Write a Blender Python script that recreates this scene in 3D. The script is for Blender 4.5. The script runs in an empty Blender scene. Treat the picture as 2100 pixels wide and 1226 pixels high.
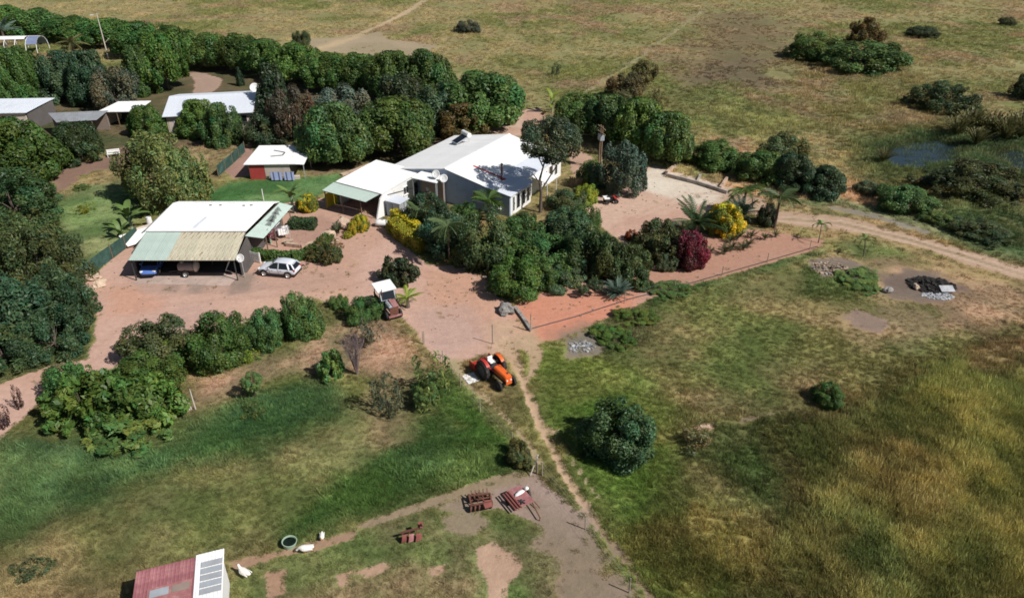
import bpy, math, random
import numpy as np
from mathutils import Vector, Matrix

# ------------------------------------------------------------------ camera, light, exposure
SC = bpy.context.scene
W_PX, H_PX, F_PX = 2100.0, 1226.0, 1500.0          # photograph size and focal length in its pixels
CAM_H, PITCH = 34.7, math.radians(30.0)
SUN_AZ, SUN_EL = math.radians(-29.0), math.radians(45.0)   # azimuth from +X (right of the view), negative = towards the camera
cam_d = bpy.data.cameras.new('camera'); cam = bpy.data.objects.new('camera', cam_d)
SC.collection.objects.link(cam); SC.camera = cam
cam_d.sensor_width = 36.0; cam_d.lens = 36.0 * F_PX / W_PX
cam_d.clip_start = 0.5; cam_d.clip_end = 6000
cam.location = (0, 0, CAM_H); cam.rotation_euler = (math.pi / 2 - PITCH, 0, 0)
S_DIR = Vector((math.cos(SUN_AZ) * math.cos(SUN_EL), math.sin(SUN_AZ) * math.cos(SUN_EL), math.sin(SUN_EL)))
wd = bpy.data.worlds.new('World'); SC.world = wd; wd.use_nodes = True
nt = wd.node_tree; nt.nodes.clear()
sky = nt.nodes.new('ShaderNodeTexSky'); sky.sky_type = 'NISHITA'; sky.sun_disc = False
sky.sun_elevation = SUN_EL; sky.sun_rotation = math.atan2(S_DIR.x, S_DIR.y)
bg = nt.nodes.new('ShaderNodeBackground'); bg.inputs[1].default_value = 0.05
wo = nt.nodes.new('ShaderNodeOutputWorld')
nt.links.new(sky.outputs[0], bg.inputs[0]); nt.links.new(bg.outputs[0], wo.inputs[0])
sl = bpy.data.lights.new('sun', 'SUN'); sl.energy = 5.0; sl.angle = math.radians(0.5); sl.color = (1.0, 0.96, 0.91)
so = bpy.data.objects.new('sun', sl); SC.collection.objects.link(so)
so.location = (60, -40, 90); so.rotation_euler = S_DIR.to_track_quat('Z', 'Y').to_euler()
SC.view_settings.view_transform = 'Standard'; SC.view_settings.look = 'None'
SC.view_settings.exposure = 0.0; SC.view_settings.gamma = 1.0
SC.cycles.use_denoising = True
SC.cycles.max_bounces = 6; SC.cycles.diffuse_bounces = 2; SC.cycles.transparent_max_bounces = 6
SC.cycles.filter_width = 1.7

# ------------------------------------------------------------------ pixel -> place
SP, CP = math.sin(PITCH), math.cos(PITCH)
def P(px, py, z=0.0):
    """the point at height z that the photograph shows at pixel (px, py)"""
    v = (py - H_PX / 2) / F_PX
    d = (CAM_H - z) / (SP + v * CP)
    return Vector(((px - W_PX / 2) / F_PX * d, d * (CP - v * SP), z))
def PM(py):
    """pixels per metre and view angle on the ground at image row py"""
    v = (py - H_PX / 2) / F_PX
    return F_PX * (SP + v * CP) / CAM_H, PITCH + math.atan(v)
def lin(r, g, b, k=1.0):
    f = lambda c: ((c / 255 + 0.055) / 1.055) ** 2.4 if c > 10 else c / 255 / 12.92
    return (f(r) * k, f(g) * k, f(b) * k)

# ------------------------------------------------------------------ objects, names, labels
COL = SC.collection
rng = np.random.default_rng(7); random.seed(7)
def put(o, parent=None):
    COL.objects.link(o)
    if parent: o.parent = parent
    return o
def tag(o, label=None, cat=None, group=None, kind=None):
    if label: o['label'] = label
    if cat: o['category'] = cat
    if group: o['group'] = group
    if kind: o['kind'] = kind
    return o
def thing(name, label, cat, loc=(0, 0, 0), rz=0.0, group=None):
    o = bpy.data.objects.new(name, None); o.empty_display_size = 0.3
    o.location = loc; o.rotation_euler = (0, 0, rz)
    return tag(put(o), label, cat, group)
class MB:
    def __init__(s): s.v = []; s.f = []
    def add(s, vs, fs):
        k = len(s.v); s.v += [tuple(p) for p in vs]; s.f += [tuple(i + k for i in f) for f in fs]; return s
    def box(s, c, d, rz=0.0, M=None, taper=1.0):
        x, y, z = d[0] / 2, d[1] / 2, d[2] / 2
        vs = [Vector((sx * x * (taper if sz > 0 else 1), sy * y * (taper if sz > 0 else 1), sz * z)) for sz in (-1, 1) for sx, sy in ((-1, -1), (1, -1), (1, 1), (-1, 1))]
        R = M if M is not None else Matrix.Rotation(rz, 3, 'Z')
        return s.add([R @ p + Vector(c) for p in vs], [(3, 2, 1, 0), (4, 5, 6, 7), (0, 1, 5, 4), (1, 2, 6, 5), (2, 3, 7, 6), (3, 0, 4, 7)])
    def beam(s, a, b, w, h):
        a, b = Vector(a), Vector(b); d = b - a
        q = d.to_track_quat('X', 'Z').to_matrix()
        return s.box((a + b) / 2, (d.length, w, h), M=q)
    def tube(s, pts, rad, n=8, cap=True):
        pts = [Vector(p) for p in pts]
        if not hasattr(rad, '__len__'): rad = [rad] * len(pts)
        k = len(s.v); up = Vector((0.13, 0.21, 1))
        for i, p in enumerate(pts):
            t = (pts[min(i + 1, len(pts) - 1)] - pts[max(i - 1, 0)]).normalized()
            a = t.cross(up);
            if a.length < 0.2: a = t.cross(Vector((1, 0.1, 0)))
            a.normalize(); b = t.cross(a)
            s.v += [tuple(p + (a * math.cos(6.28318 * j / n) + b * math.sin(6.28318 * j / n)) * rad[i]) for j in range(n)]
        for i in range(len(pts) - 1):
            for j in range(n):
                s.f.append((k + i * n + j, k + i * n + (j + 1) % n, k + (i + 1) * n + (j + 1) % n, k + (i + 1) * n + j))
        if cap:
            s.f.append(tuple(k + j for j in range(n))[::-1]); s.f.append(tuple(k + (len(pts) - 1) * n + j for j in range(n)))
        return s
    def prism(s, poly, z0, z1):
        n = len(poly)
        vs = [(p[0], p[1], z0) for p in poly] + [(p[0], p[1], z1) for p in poly]
        return s.add(vs, [tuple(range(n))[::-1], tuple(range(n, 2 * n))] + [(i, (i + 1) % n, n + (i + 1) % n, n + i) for i in range(n)])
    def slab(s, a, b, c, d, t):
        """a thick sheet: quad a b c d (counter-clockwise from above), thickness t downwards"""
        q = [Vector(x) for x in (a, b, c, d)]; n = (q[1] - q[0]).cross(q[3] - q[0]).normalized()
        if n.z < 0 and abs(n.z) > 0.05: n = -n
        return s.add(q + [p - n * t for p in q], [(0, 1, 2, 3), (7, 6, 5, 4), (0, 4, 5, 1), (1, 5, 6, 2), (2, 6, 7, 3), (3, 7, 4, 0)])
    def loft(s, rings, cap=True):
        k = len(s.v); n = len(rings[0])
        for r in rings: s.v += [tuple(p) for p in r]
        for i in range(len(rings) - 1):
            for j in range(n):
                s.f.append((k + i * n + j, k + i * n + (j + 1) % n, k + (i + 1) * n + (j + 1) % n, k + (i + 1) * n + j))
        if cap:
            s.f.append(tuple(k + j for j in range(n))[::-1]); s.f.append(tuple(k + (len(rings) - 1) * n + j for j in range(n)))
        return s
    def lathe(s, prof, n=16, M=None):
        rings = []
        for r, z in prof:
            ring = [Vector((r * math.cos(6.28318 * j / n), r * math.sin(6.28318 * j / n), z)) for j in range(n)]
            rings.append([M @ p for p in ring] if M is not None else ring)
        return s.loft(rings)
    def mesh(s, name, mat, smooth=False):
        me = bpy.data.meshes.new(name); me.from_pydata(s.v, [], s.f); me.validate()
        if mat: me.materials.append(mat)
        if smooth: me.polygons.foreach_set('use_smooth', [True] * len(me.polygons))
        return me
    def build(s, name, mat, parent=None, smooth=False, bevel=0.0):
        o = put(bpy.data.objects.new(name, s.mesh(name, mat, smooth)), parent)
        if bevel:
            m = o.modifiers.new('b', 'BEVEL'); m.width = bevel; m.segments = 2; m.limit_method = 'ANGLE'
        return o
def np_mesh(name, V, Fq, mat=None, cols=None):
    """mesh from numpy arrays: V (n,3), Fq (m,k) polygons; cols = {attribute: (n,4)}"""
    me = bpy.data.meshes.new(name); k = Fq.shape[1]
    me.vertices.add(len(V)); me.vertices.foreach_set('co', np.ascontiguousarray(V, dtype=np.float32).ravel())
    me.loops.add(Fq.size); me.loops.foreach_set('vertex_index', np.ascontiguousarray(Fq, dtype=np.int32).ravel())
    me.polygons.add(len(Fq)); me.polygons.foreach_set('loop_start', np.arange(0, Fq.size, k, dtype=np.int32))
    me.update(calc_edges=True)
    for a, c in (cols or {}).items():
        at = me.attributes.new(a, 'FLOAT_COLOR', 'POINT'); at.data.foreach_set('color', np.ascontiguousarray(c, dtype=np.float32).ravel())
    if mat: me.materials.append(mat)
    return me

# ------------------------------------------------------------------ materials
def newmat(name):
    m = bpy.data.materials.new(name); m.use_nodes = True
    t = m.node_tree; b = t.nodes['Principled BSDF']; return m, t, b
def N(t, kind, **kw):
    n = t.nodes.new('ShaderNode' + kind)
    for k, v in kw.items():
        if k.startswith('i'): n.inputs[int(k[1:])].default_value = v
        else: setattr(n, k, v)
    return n
def mat(name, col, rough=0.75, var=0.18, scale=1.5, metal=0.0, bump=0.0, stain=None, stain_amt=0.5, stain_scale=0.8, spec=0.4, stretch=None):
    """paint, plaster, metal...: base colour broken up by two noises, optional stains of another colour, optional relief"""
    m, t, b = newmat(name); L = t.links.new
    tc = N(t, 'TexCoord'); src = tc.outputs['Object']
    if stretch:
        mp = N(t, 'Mapping'); mp.inputs['Scale'].default_value = stretch; L(src, mp.inputs[0]); src = mp.outputs[0]
    n1 = N(t, 'TexNoise'); n1.inputs['Scale'].default_value = scale; n1.inputs['Detail'].default_value = 6; n1.inputs['Roughness'].default_value = 0.65
    L(src, n1.inputs['Vector'])
    mr = N(t, 'MapRange'); mr.inputs[1].default_value = 0.3; mr.inputs[2].default_value = 0.7; mr.inputs[3].default_value = 1 - var; mr.inputs[4].default_value = 1 + var
    L(n1.outputs[0], mr.inputs[0])
    oi = N(t, 'ObjectInfo'); mr2 = N(t, 'MapRange'); mr2.inputs[3].default_value = 1 - var * 0.4; mr2.inputs[4].default_value = 1 + var * 0.4
    L(oi.outputs['Random'], mr2.inputs[0])
    mm = N(t, 'Math', operation='MULTIPLY'); L(mr.outputs[0], mm.inputs[0]); L(mr2.outputs[0], mm.inputs[1])
    base = N(t, 'RGB'); base.outputs[0].default_value = (*col, 1); colo = base.outputs[0]
    if stain:
        n2 = N(t, 'TexNoise'); n2.inputs['Scale'].default_value = stain_scale; n2.inputs['Detail'].default_value = 8; n2.inputs['Roughness'].default_value = 0.7
        L(src, n2.inputs['Vector'])
        r2 = N(t, 'MapRange'); r2.inputs[1].default_value = 0.62 - 0.3 * stain_amt; r2.inputs[2].default_value = 0.78 - 0.3 * stain_amt
        L(n2.outputs[0], r2.inputs[0])
        mx = N(t, 'Mix', data_type='RGBA'); mx.inputs[7].default_value = (*stain, 1); L(r2.outputs[0], mx.inputs[0]); L(colo, mx.inputs[6]); colo = mx.outputs[2]
    vm = N(t, 'VectorMath', operation='SCALE'); L(colo, vm.inputs[0]); L(mm.outputs[0], vm.inputs[3])
    L(vm.outputs[0], b.inputs['Base Color'])
    b.inputs['Roughness'].default_value = rough; b.inputs['Metallic'].default_value = metal
    b.inputs['Specular IOR Level'].default_value = spec
    if bump:
        bp = N(t, 'Bump'); bp.inputs['Strength'].default_value = 0.6; bp.inputs['Distance'].default_value = bump
        n3 = N(t, 'TexNoise'); n3.inputs['Scale'].default_value = scale * 6; n3.inputs['Detail'].default_value = 5; L(src, n3.inputs['Vector'])
        L(n3.outputs[0], bp.inputs['Height']); L(bp.outputs[0], b.inputs['Normal'])
    return m
M = dict(
    white_roof=mat('white_roof', (0.86, 0.86, 0.85), 0.5, 0.05, 0.6, stain=(0.66, 0.63, 0.58), stain_amt=0.16),
    grey_roof=mat('grey_roof', (0.66, 0.70, 0.76), 0.45, 0.06, 0.7, stain=(0.55, 0.55, 0.55), stain_amt=0.12),
    zinc_roof=mat('zinc_roof', (0.30, 0.32, 0.34), 0.4, 0.15, 0.7, stain=(0.22, 0.20, 0.18), stain_amt=0.4),
    green_roof=mat('green_roof', (0.46, 0.56, 0.50), 0.5, 0.10, 0.8, stain=(0.36, 0.40, 0.33), stain_amt=0.2),
    rust_roof=mat('rust_roof', (0.55, 0.51, 0.38), 0.8, 0.22, 1.0, stain=(0.22, 0.15, 0.10), stain_amt=0.38, stain_scale=1.1, stretch=(3.2, 0.45, 1)),
    red_roof=mat('red_roof', (0.30, 0.115, 0.125), 0.6, 0.15, 0.8, stain=(0.42, 0.20, 0.20), stain_amt=0.4),
    white_wall=mat('white_wall', (0.76, 0.76, 0.74), 0.85, 0.08, 0.5, stain=(0.55, 0.50, 0.44), stain_amt=0.15),
    shade_blue_wall=mat('shade_blue_wall', (0.36, 0.43, 0.55), 0.85, 0.1, 0.5, stain=(0.28, 0.33, 0.42), stain_amt=0.3),  # blue shade of the white gable, put into the wall colour
    beige_wall=mat('beige_wall', (0.55, 0.47, 0.40), 0.9, 0.12, 0.6, stain=(0.40, 0.30, 0.24), stain_amt=0.3),
    brown_wall=mat('brown_wall', (0.26, 0.20, 0.17), 0.9, 0.15, 0.7),
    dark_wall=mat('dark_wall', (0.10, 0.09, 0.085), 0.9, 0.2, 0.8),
    red_paint=mat('red_paint', (0.42, 0.055, 0.05), 0.6, 0.15, 0.9, stain=(0.30, 0.07, 0.06), stain_amt=0.3),
    yellow_paint=mat('yellow_paint', (0.62, 0.50, 0.04), 0.6, 0.12, 1.0),
    wood=mat('wood', (0.20, 0.14, 0.09), 0.85, 0.25, 2.5, stretch=(4, 1, 1)),
    old_wood=mat('old_wood', (0.33, 0.28, 0.22), 0.9, 0.25, 2.5, stretch=(4, 1, 1)),
    steel=mat('steel', (0.30, 0.31, 0.32), 0.45, 0.12, 2.0, metal=0.6),
    dark_steel=mat('dark_steel', (0.05, 0.05, 0.05), 0.55, 0.2, 2.0),
    galv=mat('galv', (0.48, 0.50, 0.52), 0.4, 0.15, 1.5, metal=0.3),
    rust=mat('rust', (0.15, 0.06, 0.04), 0.85, 0.3, 4.0, stain=(0.10, 0.05, 0.04), stain_amt=0.4, stain_scale=3),
    rust_red=mat('rust_red', (0.22, 0.065, 0.055), 0.75, 0.25, 3.0, stain=(0.20, 0.08, 0.06), stain_amt=0.4, stain_scale=2.5),
    faded_red=mat('faded_red', (0.34, 0.14, 0.14), 0.7, 0.2, 3.0, stain=(0.40, 0.25, 0.22), stain_amt=0.4, stain_scale=2),
    orange=mat('orange', (0.72, 0.13, 0.025), 0.45, 0.12, 3.0, stain=(0.45, 0.10, 0.04), stain_amt=0.25, stain_scale=3),
    tractor_red=mat('tractor_red', (0.45, 0.04, 0.03), 0.5, 0.15, 3.0, stain=(0.25, 0.05, 0.04), stain_amt=0.3, stain_scale=3),
    tyre=mat('tyre', (0.025, 0.025, 0.027), 0.85, 0.3, 6.0, stain=(0.12, 0.09, 0.07), stain_amt=0.3, stain_scale=4),
    rim=mat('rim', (0.55, 0.55, 0.56), 0.35, 0.1, 4.0, metal=0.5),
    car_silver=mat('car_silver', (0.62, 0.65, 0.70), 0.25, 0.04, 2.0, spec=0.6),
    car_white=mat('car_white', (0.75, 0.75, 0.75), 0.3, 0.05, 2.0, spec=0.6),
    car_blue=mat('car_blue', (0.10, 0.20, 0.55), 0.3, 0.1, 2.0, spec=0.6),
    black_trim=mat('black_trim', (0.02, 0.02, 0.022), 0.5, 0.2, 3.0),
    glass=mat('glass', (0.012, 0.015, 0.02), 0.08, 0.05, 1.0, spec=0.8),
    lamp_red=mat('lamp_red', (0.45, 0.02, 0.02), 0.3, 0.05, 2.0),
    white_plastic=mat('white_plastic', (0.82, 0.82, 0.80), 0.4, 0.05, 2.0),
    grey_plastic=mat('grey_plastic', (0.34, 0.37, 0.40), 0.5, 0.1, 2.0),
    green_plastic=mat('green_plastic', (0.30, 0.40, 0.30), 0.5, 0.15, 2.0),
    shade_cloth=mat('shade_cloth', (0.030, 0.075, 0.060), 0.9, 0.3, 1.5, stain=(0.07, 0.14, 0.12), stain_amt=0.35, stain_scale=1.0),
    blue_sheet=mat('blue_sheet', (0.20, 0.24, 0.38), 0.6, 0.15, 1.5),
    cloth_white=mat('cloth_white', (0.78, 0.77, 0.75), 0.9, 0.1, 2.0),
    rock=mat('rock', (0.30, 0.28, 0.26), 0.95, 0.3, 2.5, bump=0.05, stain=(0.12, 0.11, 0.10), stain_amt=0.4, stain_scale=2.0),
    sandstone=mat('sandstone', (0.50, 0.38, 0.28), 0.95, 0.25, 2.5, bump=0.04, stain=(0.36, 0.22, 0.16), stain_amt=0.4),
    concrete=mat('concrete', (0.42, 0.37, 0.33), 0.9, 0.2, 1.0, bump=0.01, stain=(0.25, 0.22, 0.21), stain_amt=0.4, stain_scale=0.7),
    apron=mat('apron', (0.46, 0.35, 0.30), 0.9, 0.15, 1.0, bump=0.01, stain=(0.28, 0.24, 0.21), stain_amt=0.35, stain_scale=0.6),
    paving=mat('paving', (0.45, 0.29, 0.23), 0.9, 0.18, 1.5, stain=(0.34, 0.22, 0.18), stain_amt=0.3),
    bark=mat('bark', (0.13, 0.10, 0.08), 0.95, 0.3, 5.0, bump=0.03),
    pale_bark=mat('pale_bark', (0.60, 0.55, 0.48), 0.9, 0.2, 5.0),
    ash=mat('ash', (0.42, 0.43, 0.45), 0.95, 0.3, 2.0, bump=0.03),
    char=mat('char', (0.022, 0.02, 0.018), 0.95, 0.4, 3.0, bump=0.04),
    feather=mat('feather', (0.80, 0.77, 0.70), 0.9, 0.08, 8.0),
    beak=mat('beak', (0.70, 0.30, 0.06), 0.6, 0.1, 5.0),
    water_dark=mat('water_dark', (0.020, 0.035, 0.025), 0.06, 0.2, 1.0, spec=0.6),
)
def leaf_material(name, trans=0.20, rough=0.5, attr='lv'):
    m, t, b = newmat(name); L = t.links.new
    oi = N(t, 'ObjectInfo'); at = N(t, 'Attribute', attribute_name=attr)
    mx = N(t, 'Mix', data_type='RGBA', blend_type='MULTIPLY'); mx.inputs[0].default_value = 1
    L(oi.outputs['Color'], mx.inputs[6]); L(at.outputs['Color'], mx.inputs[7])
    L(mx.outputs[2], b.inputs['Base Color']); b.inputs['Roughness'].default_value = rough; b.inputs['Specular IOR Level'].default_value = 0.3
    tr = N(t, 'BsdfTranslucent'); hs = N(t, 'HueSaturation'); hs.inputs['Value'].default_value = 1.3; hs.inputs['Hue'].default_value = 0.485
    L(mx.outputs[2], hs.inputs['Color']); L(hs.outputs[0], tr.inputs[0])
    ms = N(t, 'MixShader'); ms.inputs[0].default_value = trans; L(b.outputs[0], ms.inputs[1]); L(tr.outputs[0], ms.inputs[2])
    L(ms.outputs[0], t.nodes['Material Output'].inputs[0])
    return m
M['leaf'] = leaf_material('leaf')

# ================================================================== THE GROUND
def vnoise(x, y, s, seed):
    g = np.random.default_rng(seed).random((256, 256)); x = x / s + 1000.3 * ((seed % 7) + 1) * 0.01; y = y / s
    xi = np.floor(x).astype(int); yi = np.floor(y).astype(int); fx = x - xi; fy = y - yi
    fx = fx * fx * (3 - 2 * fx); fy = fy * fy * (3 - 2 * fy)
    a = g[xi & 255, yi & 255]; b = g[(xi + 1) & 255, yi & 255]; c = g[xi & 255, (yi + 1) & 255]; d = g[(xi + 1) & 255, (yi + 1) & 255]
    return (a * (1 - fx) + b * fx) * (1 - fy) + (c * (1 - fx) + d * fx) * fy
def fbm(x, y, s, seed, o=4):
    r = 0; a = 1; t = 0
    for i in range(o): r = r + a * vnoise(x, y, s / 2 ** i, seed + i * 13); t += a; a *= 0.55
    return r / t
def sdist(poly, X, Y):
    """signed distance to a polygon in metres, positive inside"""
    d2 = np.full(X.shape, 1e12); ins = np.zeros(X.shape, bool); n = len(poly)
    for i in range(n):
        ax, ay = poly[i]; bx, by = poly[(i + 1) % n]; ex, ey = bx - ax, by - ay
        wx, wy = X - ax, Y - ay; h = np.clip((wx * ex + wy * ey) / (ex * ex + ey * ey + 1e-9), 0, 1)
        d2 = np.minimum(d2, (wx - ex * h) ** 2 + (wy - ey * h) ** 2)
        c = (ay > Y) != (by > Y)
        ins ^= c & (X < (bx - ax) * (Y - ay) / (by - ay + 1e-12) + ax)
    return np.where(ins, 1, -1) * np.sqrt(d2)
def ldist(line, X, Y):
    """distance to a polyline of (x, y, halfwidth): positive inside"""
    best = np.full(X.shape, -1e6)
    for (ax, ay, aw), (bx, by, bw) in zip(line, line[1:]):
        ex, ey = bx - ax, by - ay; wx, wy = X - ax, Y - ay
        h = np.clip((wx * ex + wy * ey) / (ex * ex + ey * ey), 0, 1)
        best = np.maximum(best, aw + (bw - aw) * h - np.sqrt((wx - ex * h) ** 2 + (wy - ey * h) ** 2))
    return best
def G2(pts): return [tuple(P(x, y)[:2]) for x, y in pts]
def GL(pts): return [(*P(x, y)[:2], w) for x, y, w in pts]

# rows and columns of the one ground sheet: fine near the camera, coarse towards the horizon
def ramp(a, b, s0, k):
    out = [a]
    while out[-1] < b: out.append(out[-1] + max(s0, k * abs(out[-1])))
    return out
xr = ramp(0.17, 50, 0.34, 0); xr = xr + ramp(xr[-1] + 0.5, 180, 0.4, 0.0085); xr += [210, 260, 350, 600, 1200, 2600]
GX = np.array([-x for x in xr[::-1]] + xr); yr = ramp(20, 262, 0.27, 0.0068); yr += [275, 300, 340, 420, 600, 1000, 1800, 3200]
GY = np.array([-600, -200, -60, -10, 5, 13] + yr)
XX, YY = np.meshgrid(GX, GY, indexing='ij')

n1 = fbm(XX, YY, 22, 3); n2 = fbm(XX, YY, 6, 11); n3 = fbm(XX, YY, 1.6, 21); n4 = fbm(XX, YY, 55, 31, 3); n5 = fbm(XX, YY, 11, 41)
def mixc(a, b, t): return a * (1 - t[..., None]) + b * t[..., None]
def sm(x, a, b): t = np.clip((x - a) / (b - a), 0, 1); return t * t * (3 - 2 * t)
C = lambda r, g, b, k=0.92: np.array(lin(r, g, b, k))
gcol = mixc(mixc(C(142, 132, 86), C(116, 118, 64), sm(n1, 0.38, 0.62)) , C(146, 122, 92), sm(n5, 0.52, 0.72) * 0.7)   # savanna beyond the farm
gcol = mixc(gcol, C(166, 150, 104), sm(n2, 0.55, 0.8) * 0.6)
tall = 0.30 + 0.22 * n1; dens = np.full(XX.shape, 1.0)
def zone(poly, ca, cb, soft, h, d=1.0, ns=n2, amt=1.0, wob=1.5):
    """lay a patch of vegetation of its own colour, height and density over what is there"""
    global gcol, tall, dens
    s = sdist(G2(poly), XX, YY) + (n2 - 0.5) * wob * 2 * soft + (n3 - 0.5) * soft
    m = sm(s, -soft, soft) * amt
    gcol = mixc(gcol, mixc(np.array(ca), np.array(cb), sm(ns, 0.36, 0.64)), m); tall = tall * (1 - m) + h * m; dens = dens * (1 - m) + d * m
# near farmland: grazed grass
zone([(-900, 2600), (-900, 420), (-60, 330), (430, 330), (700, 330), (1000, 270), (1200, 330), (1500, 400), (1750, 440), (2150, 560), (3200, 900), (3200, 2600)], C(108, 110, 60), C(124, 114, 74), 2.0, 0.16)
# brown scrubby burnt-over bank, upper right
zone([(1450, 25), (1580, 25), (1640, 90), (1600, 150), (1500, 170), (1440, 200), (1370, 160), (1400, 90)], C(112, 100, 70), C(118, 106, 74), 9, 0.3)
zone([(1430, 160), (1520, 120), (1580, 150), (1560, 210), (1440, 210)], C(102, 88, 70), C(112, 98, 74), 7, 0.35)
zone([(1350, 200), (1500, 170), (1640, 260), (1560, 300), (1400, 260)], C(132, 134, 76), C(112, 112, 64), 4, 0.5)
zone([(1640, 130), (1900, 150), (1980, 300), (1800, 300), (1700, 240)], C(136, 120, 84), C(118, 108, 64), 6, 0.6)
zone([(1700, 170), (1850, 160), (1850, 230), (1720, 260)], C(128, 126, 74), C(116, 112, 62), 5, 0.5)
zone([(1720, 280), (1850, 260), (2000, 250), (2150, 270), (2150, 480), (1980, 500), (1880, 440), (1800, 400), (1720, 350)], C(84, 96, 52), C(112, 104, 58), 4, 0.55)
zone([(1780, 290), (1900, 270), (2150, 280), (2150, 370), (1900, 350), (1800, 330)], C(62, 84, 48), C(78, 98, 56), 2.5, 0.6, 1.4)
zone([(1880, 400), (2150, 430), (2150, 540), (2000, 500), (1900, 470)], C(72, 90, 50), C(94, 100, 60), 2.5, 0.4, 1.3)
zone([(1600, 420), (1720, 420), (1860, 460), (2000, 505), (2150, 545), (2150, 520), (2000, 480), (1860, 440), (1700, 400)], C(82, 104, 62), C(100, 112, 72), 1.2, 0.15)
# field in front of the garden strip, right of centre
zone([(1150, 720), (1340, 610), (1560, 560), (1700, 560), (1700, 700), (1560, 820), (1360, 760), (1200, 780)], C(98, 108, 54), C(120, 114, 70), 2.5, 0.13)
zone([(1700, 520), (1800, 500), (1900, 530), (2020, 560), (2150, 600), (2150, 680), (1900, 720), (1760, 700), (1640, 640)], C(138, 118, 88), C(112, 106, 64), 3.0, 0.1, 0.55)
zone([(1690, 500), (1780, 490), (1860, 520), (1760, 540)], C(86, 106, 52), C(98, 110, 58), 1.2, 0.14)
zone([(1650, 540), (1800, 555), (1810, 600), (1660, 600)], C(84, 104, 50), C(96, 106, 58), 1.2, 0.3, 1.4)
zone([(1320, 600), (1480, 555), (1620, 525), (1690, 505), (1700, 520), (1560, 560), (1400, 605), (1330, 640)], C(82, 104, 56), C(104, 112, 64), 0.8, 0.25, 1.4)
zone([(1190, 680), (1290, 625), (1340, 640), (1330, 690), (1240, 730)], C(84, 102, 58), C(110, 106, 70), 0.8, 0.3, 1.3)
zone([(1090, 710), (1160, 715), (1340, 770), (1400, 900), (1380, 1100), (1500, 1250), (1360, 1250), (1180, 1000), (1100, 860), (1080, 780)], C(82, 116, 36), C(102, 118, 48), 2.2, 0.14, 1.3)
zone([(1330, 920), (1420, 1000), (1620, 1060), (1640, 1250), (1400, 1250), (1330, 1090)], C(96, 112, 44), C(110, 108, 50), 2.5, 0.3, 1.3)
zone([(1430, 860), (1560, 860), (1640, 960), (1640, 1100), (1500, 1030), (1420, 930)], C(82, 104, 50), C(104, 108, 60), 1.8, 0.45, 1.3)
zone([(1570, 880), (1690, 840), (1840, 745), (2000, 700), (2200, 690), (2200, 1300), (1720, 1300), (1650, 1150), (1600, 1000)], C(106, 94, 44), C(84, 84, 38), 1.8, 0.62, 1.9, n5)
zone([(1750, 900), (1900, 860), (2000, 960), (1900, 1080), (1760, 1040)], C(112, 92, 48), C(92, 80, 40), 2.5, 0.70, 1.9)
zone([(1640, 1060), (1800, 1050), (1900, 1240), (1700, 1300), (1640, 1180)], C(84, 92, 46), C(100, 92, 44), 2.0, 0.65, 1.8)
zone([(1960, 700), (2150, 640), (2150, 720), (2000, 760)], C(124, 110, 70), C(104, 100, 58), 2.0, 0.3)
# lower left paddock
zone([(0, 880), (330, 900), (420, 800), (700, 760), (1000, 880), (1090, 960), (840, 1040), (600, 1110), (250, 1180), (0, 1200)], C(104, 116, 58), C(118, 116, 72), 1.8, 0.14, 1.2)
zone([(-20, 890), (130, 885), (330, 915), (430, 850), (520, 800), (640, 775), (710, 790), (700, 850), (600, 890), (470, 930), (360, 960), (200, 1030), (60, 1080), (-20, 1100)], C(70, 106, 62), C(84, 116, 62), 1.7, 0.26, 2.2)
zone([(690, 930), (760, 900), (900, 850), (1000, 900), (1045, 965), (900, 1010), (720, 1060), (600, 1110), (575, 1075), (640, 1030), (690, 985)], C(74, 110, 56), C(90, 120, 54), 1.6, 0.24, 2.2)
zone([(860, 790), (930, 760), (1050, 900), (1040, 960), (960, 900)], C(78, 116, 44), C(90, 118, 52), 0.9, 0.2, 1.7)
zone([(160, 740), (330, 720), (380, 900), (160, 900), (60, 880)], C(84, 112, 56), C(96, 116, 60), 1.0, 0.18, 1.5)
zone([(380, 770), (520, 740), (690, 660), (800, 640), (870, 720), (860, 790), (740, 770), (600, 770), (470, 820), (390, 840)], C(142, 120, 92), C(112, 108, 70), 1.2, 0.10, 0.7)
zone([(760, 780), (850, 800), (860, 900), (720, 960), (640, 960), (600, 1000), (560, 1000), (700, 880)], C(124, 112, 78), C(106, 112, 64), 1.0, 0.10, 0.8)
zone([(280, 1000), (560, 960), (640, 1000), (580, 1080), (420, 1130), (240, 1150)], C(120, 114, 74), C(102, 110, 58), 1.5, 0.12, 1.0)
zone([(600, 1120), (840, 1050), (1000, 1040), (1100, 1080), (1220, 1150), (1290, 1260), (560, 1260), (440, 1200)], C(96, 110, 58), C(120, 108, 76), 0.9, 0.10, 0.9)
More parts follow.
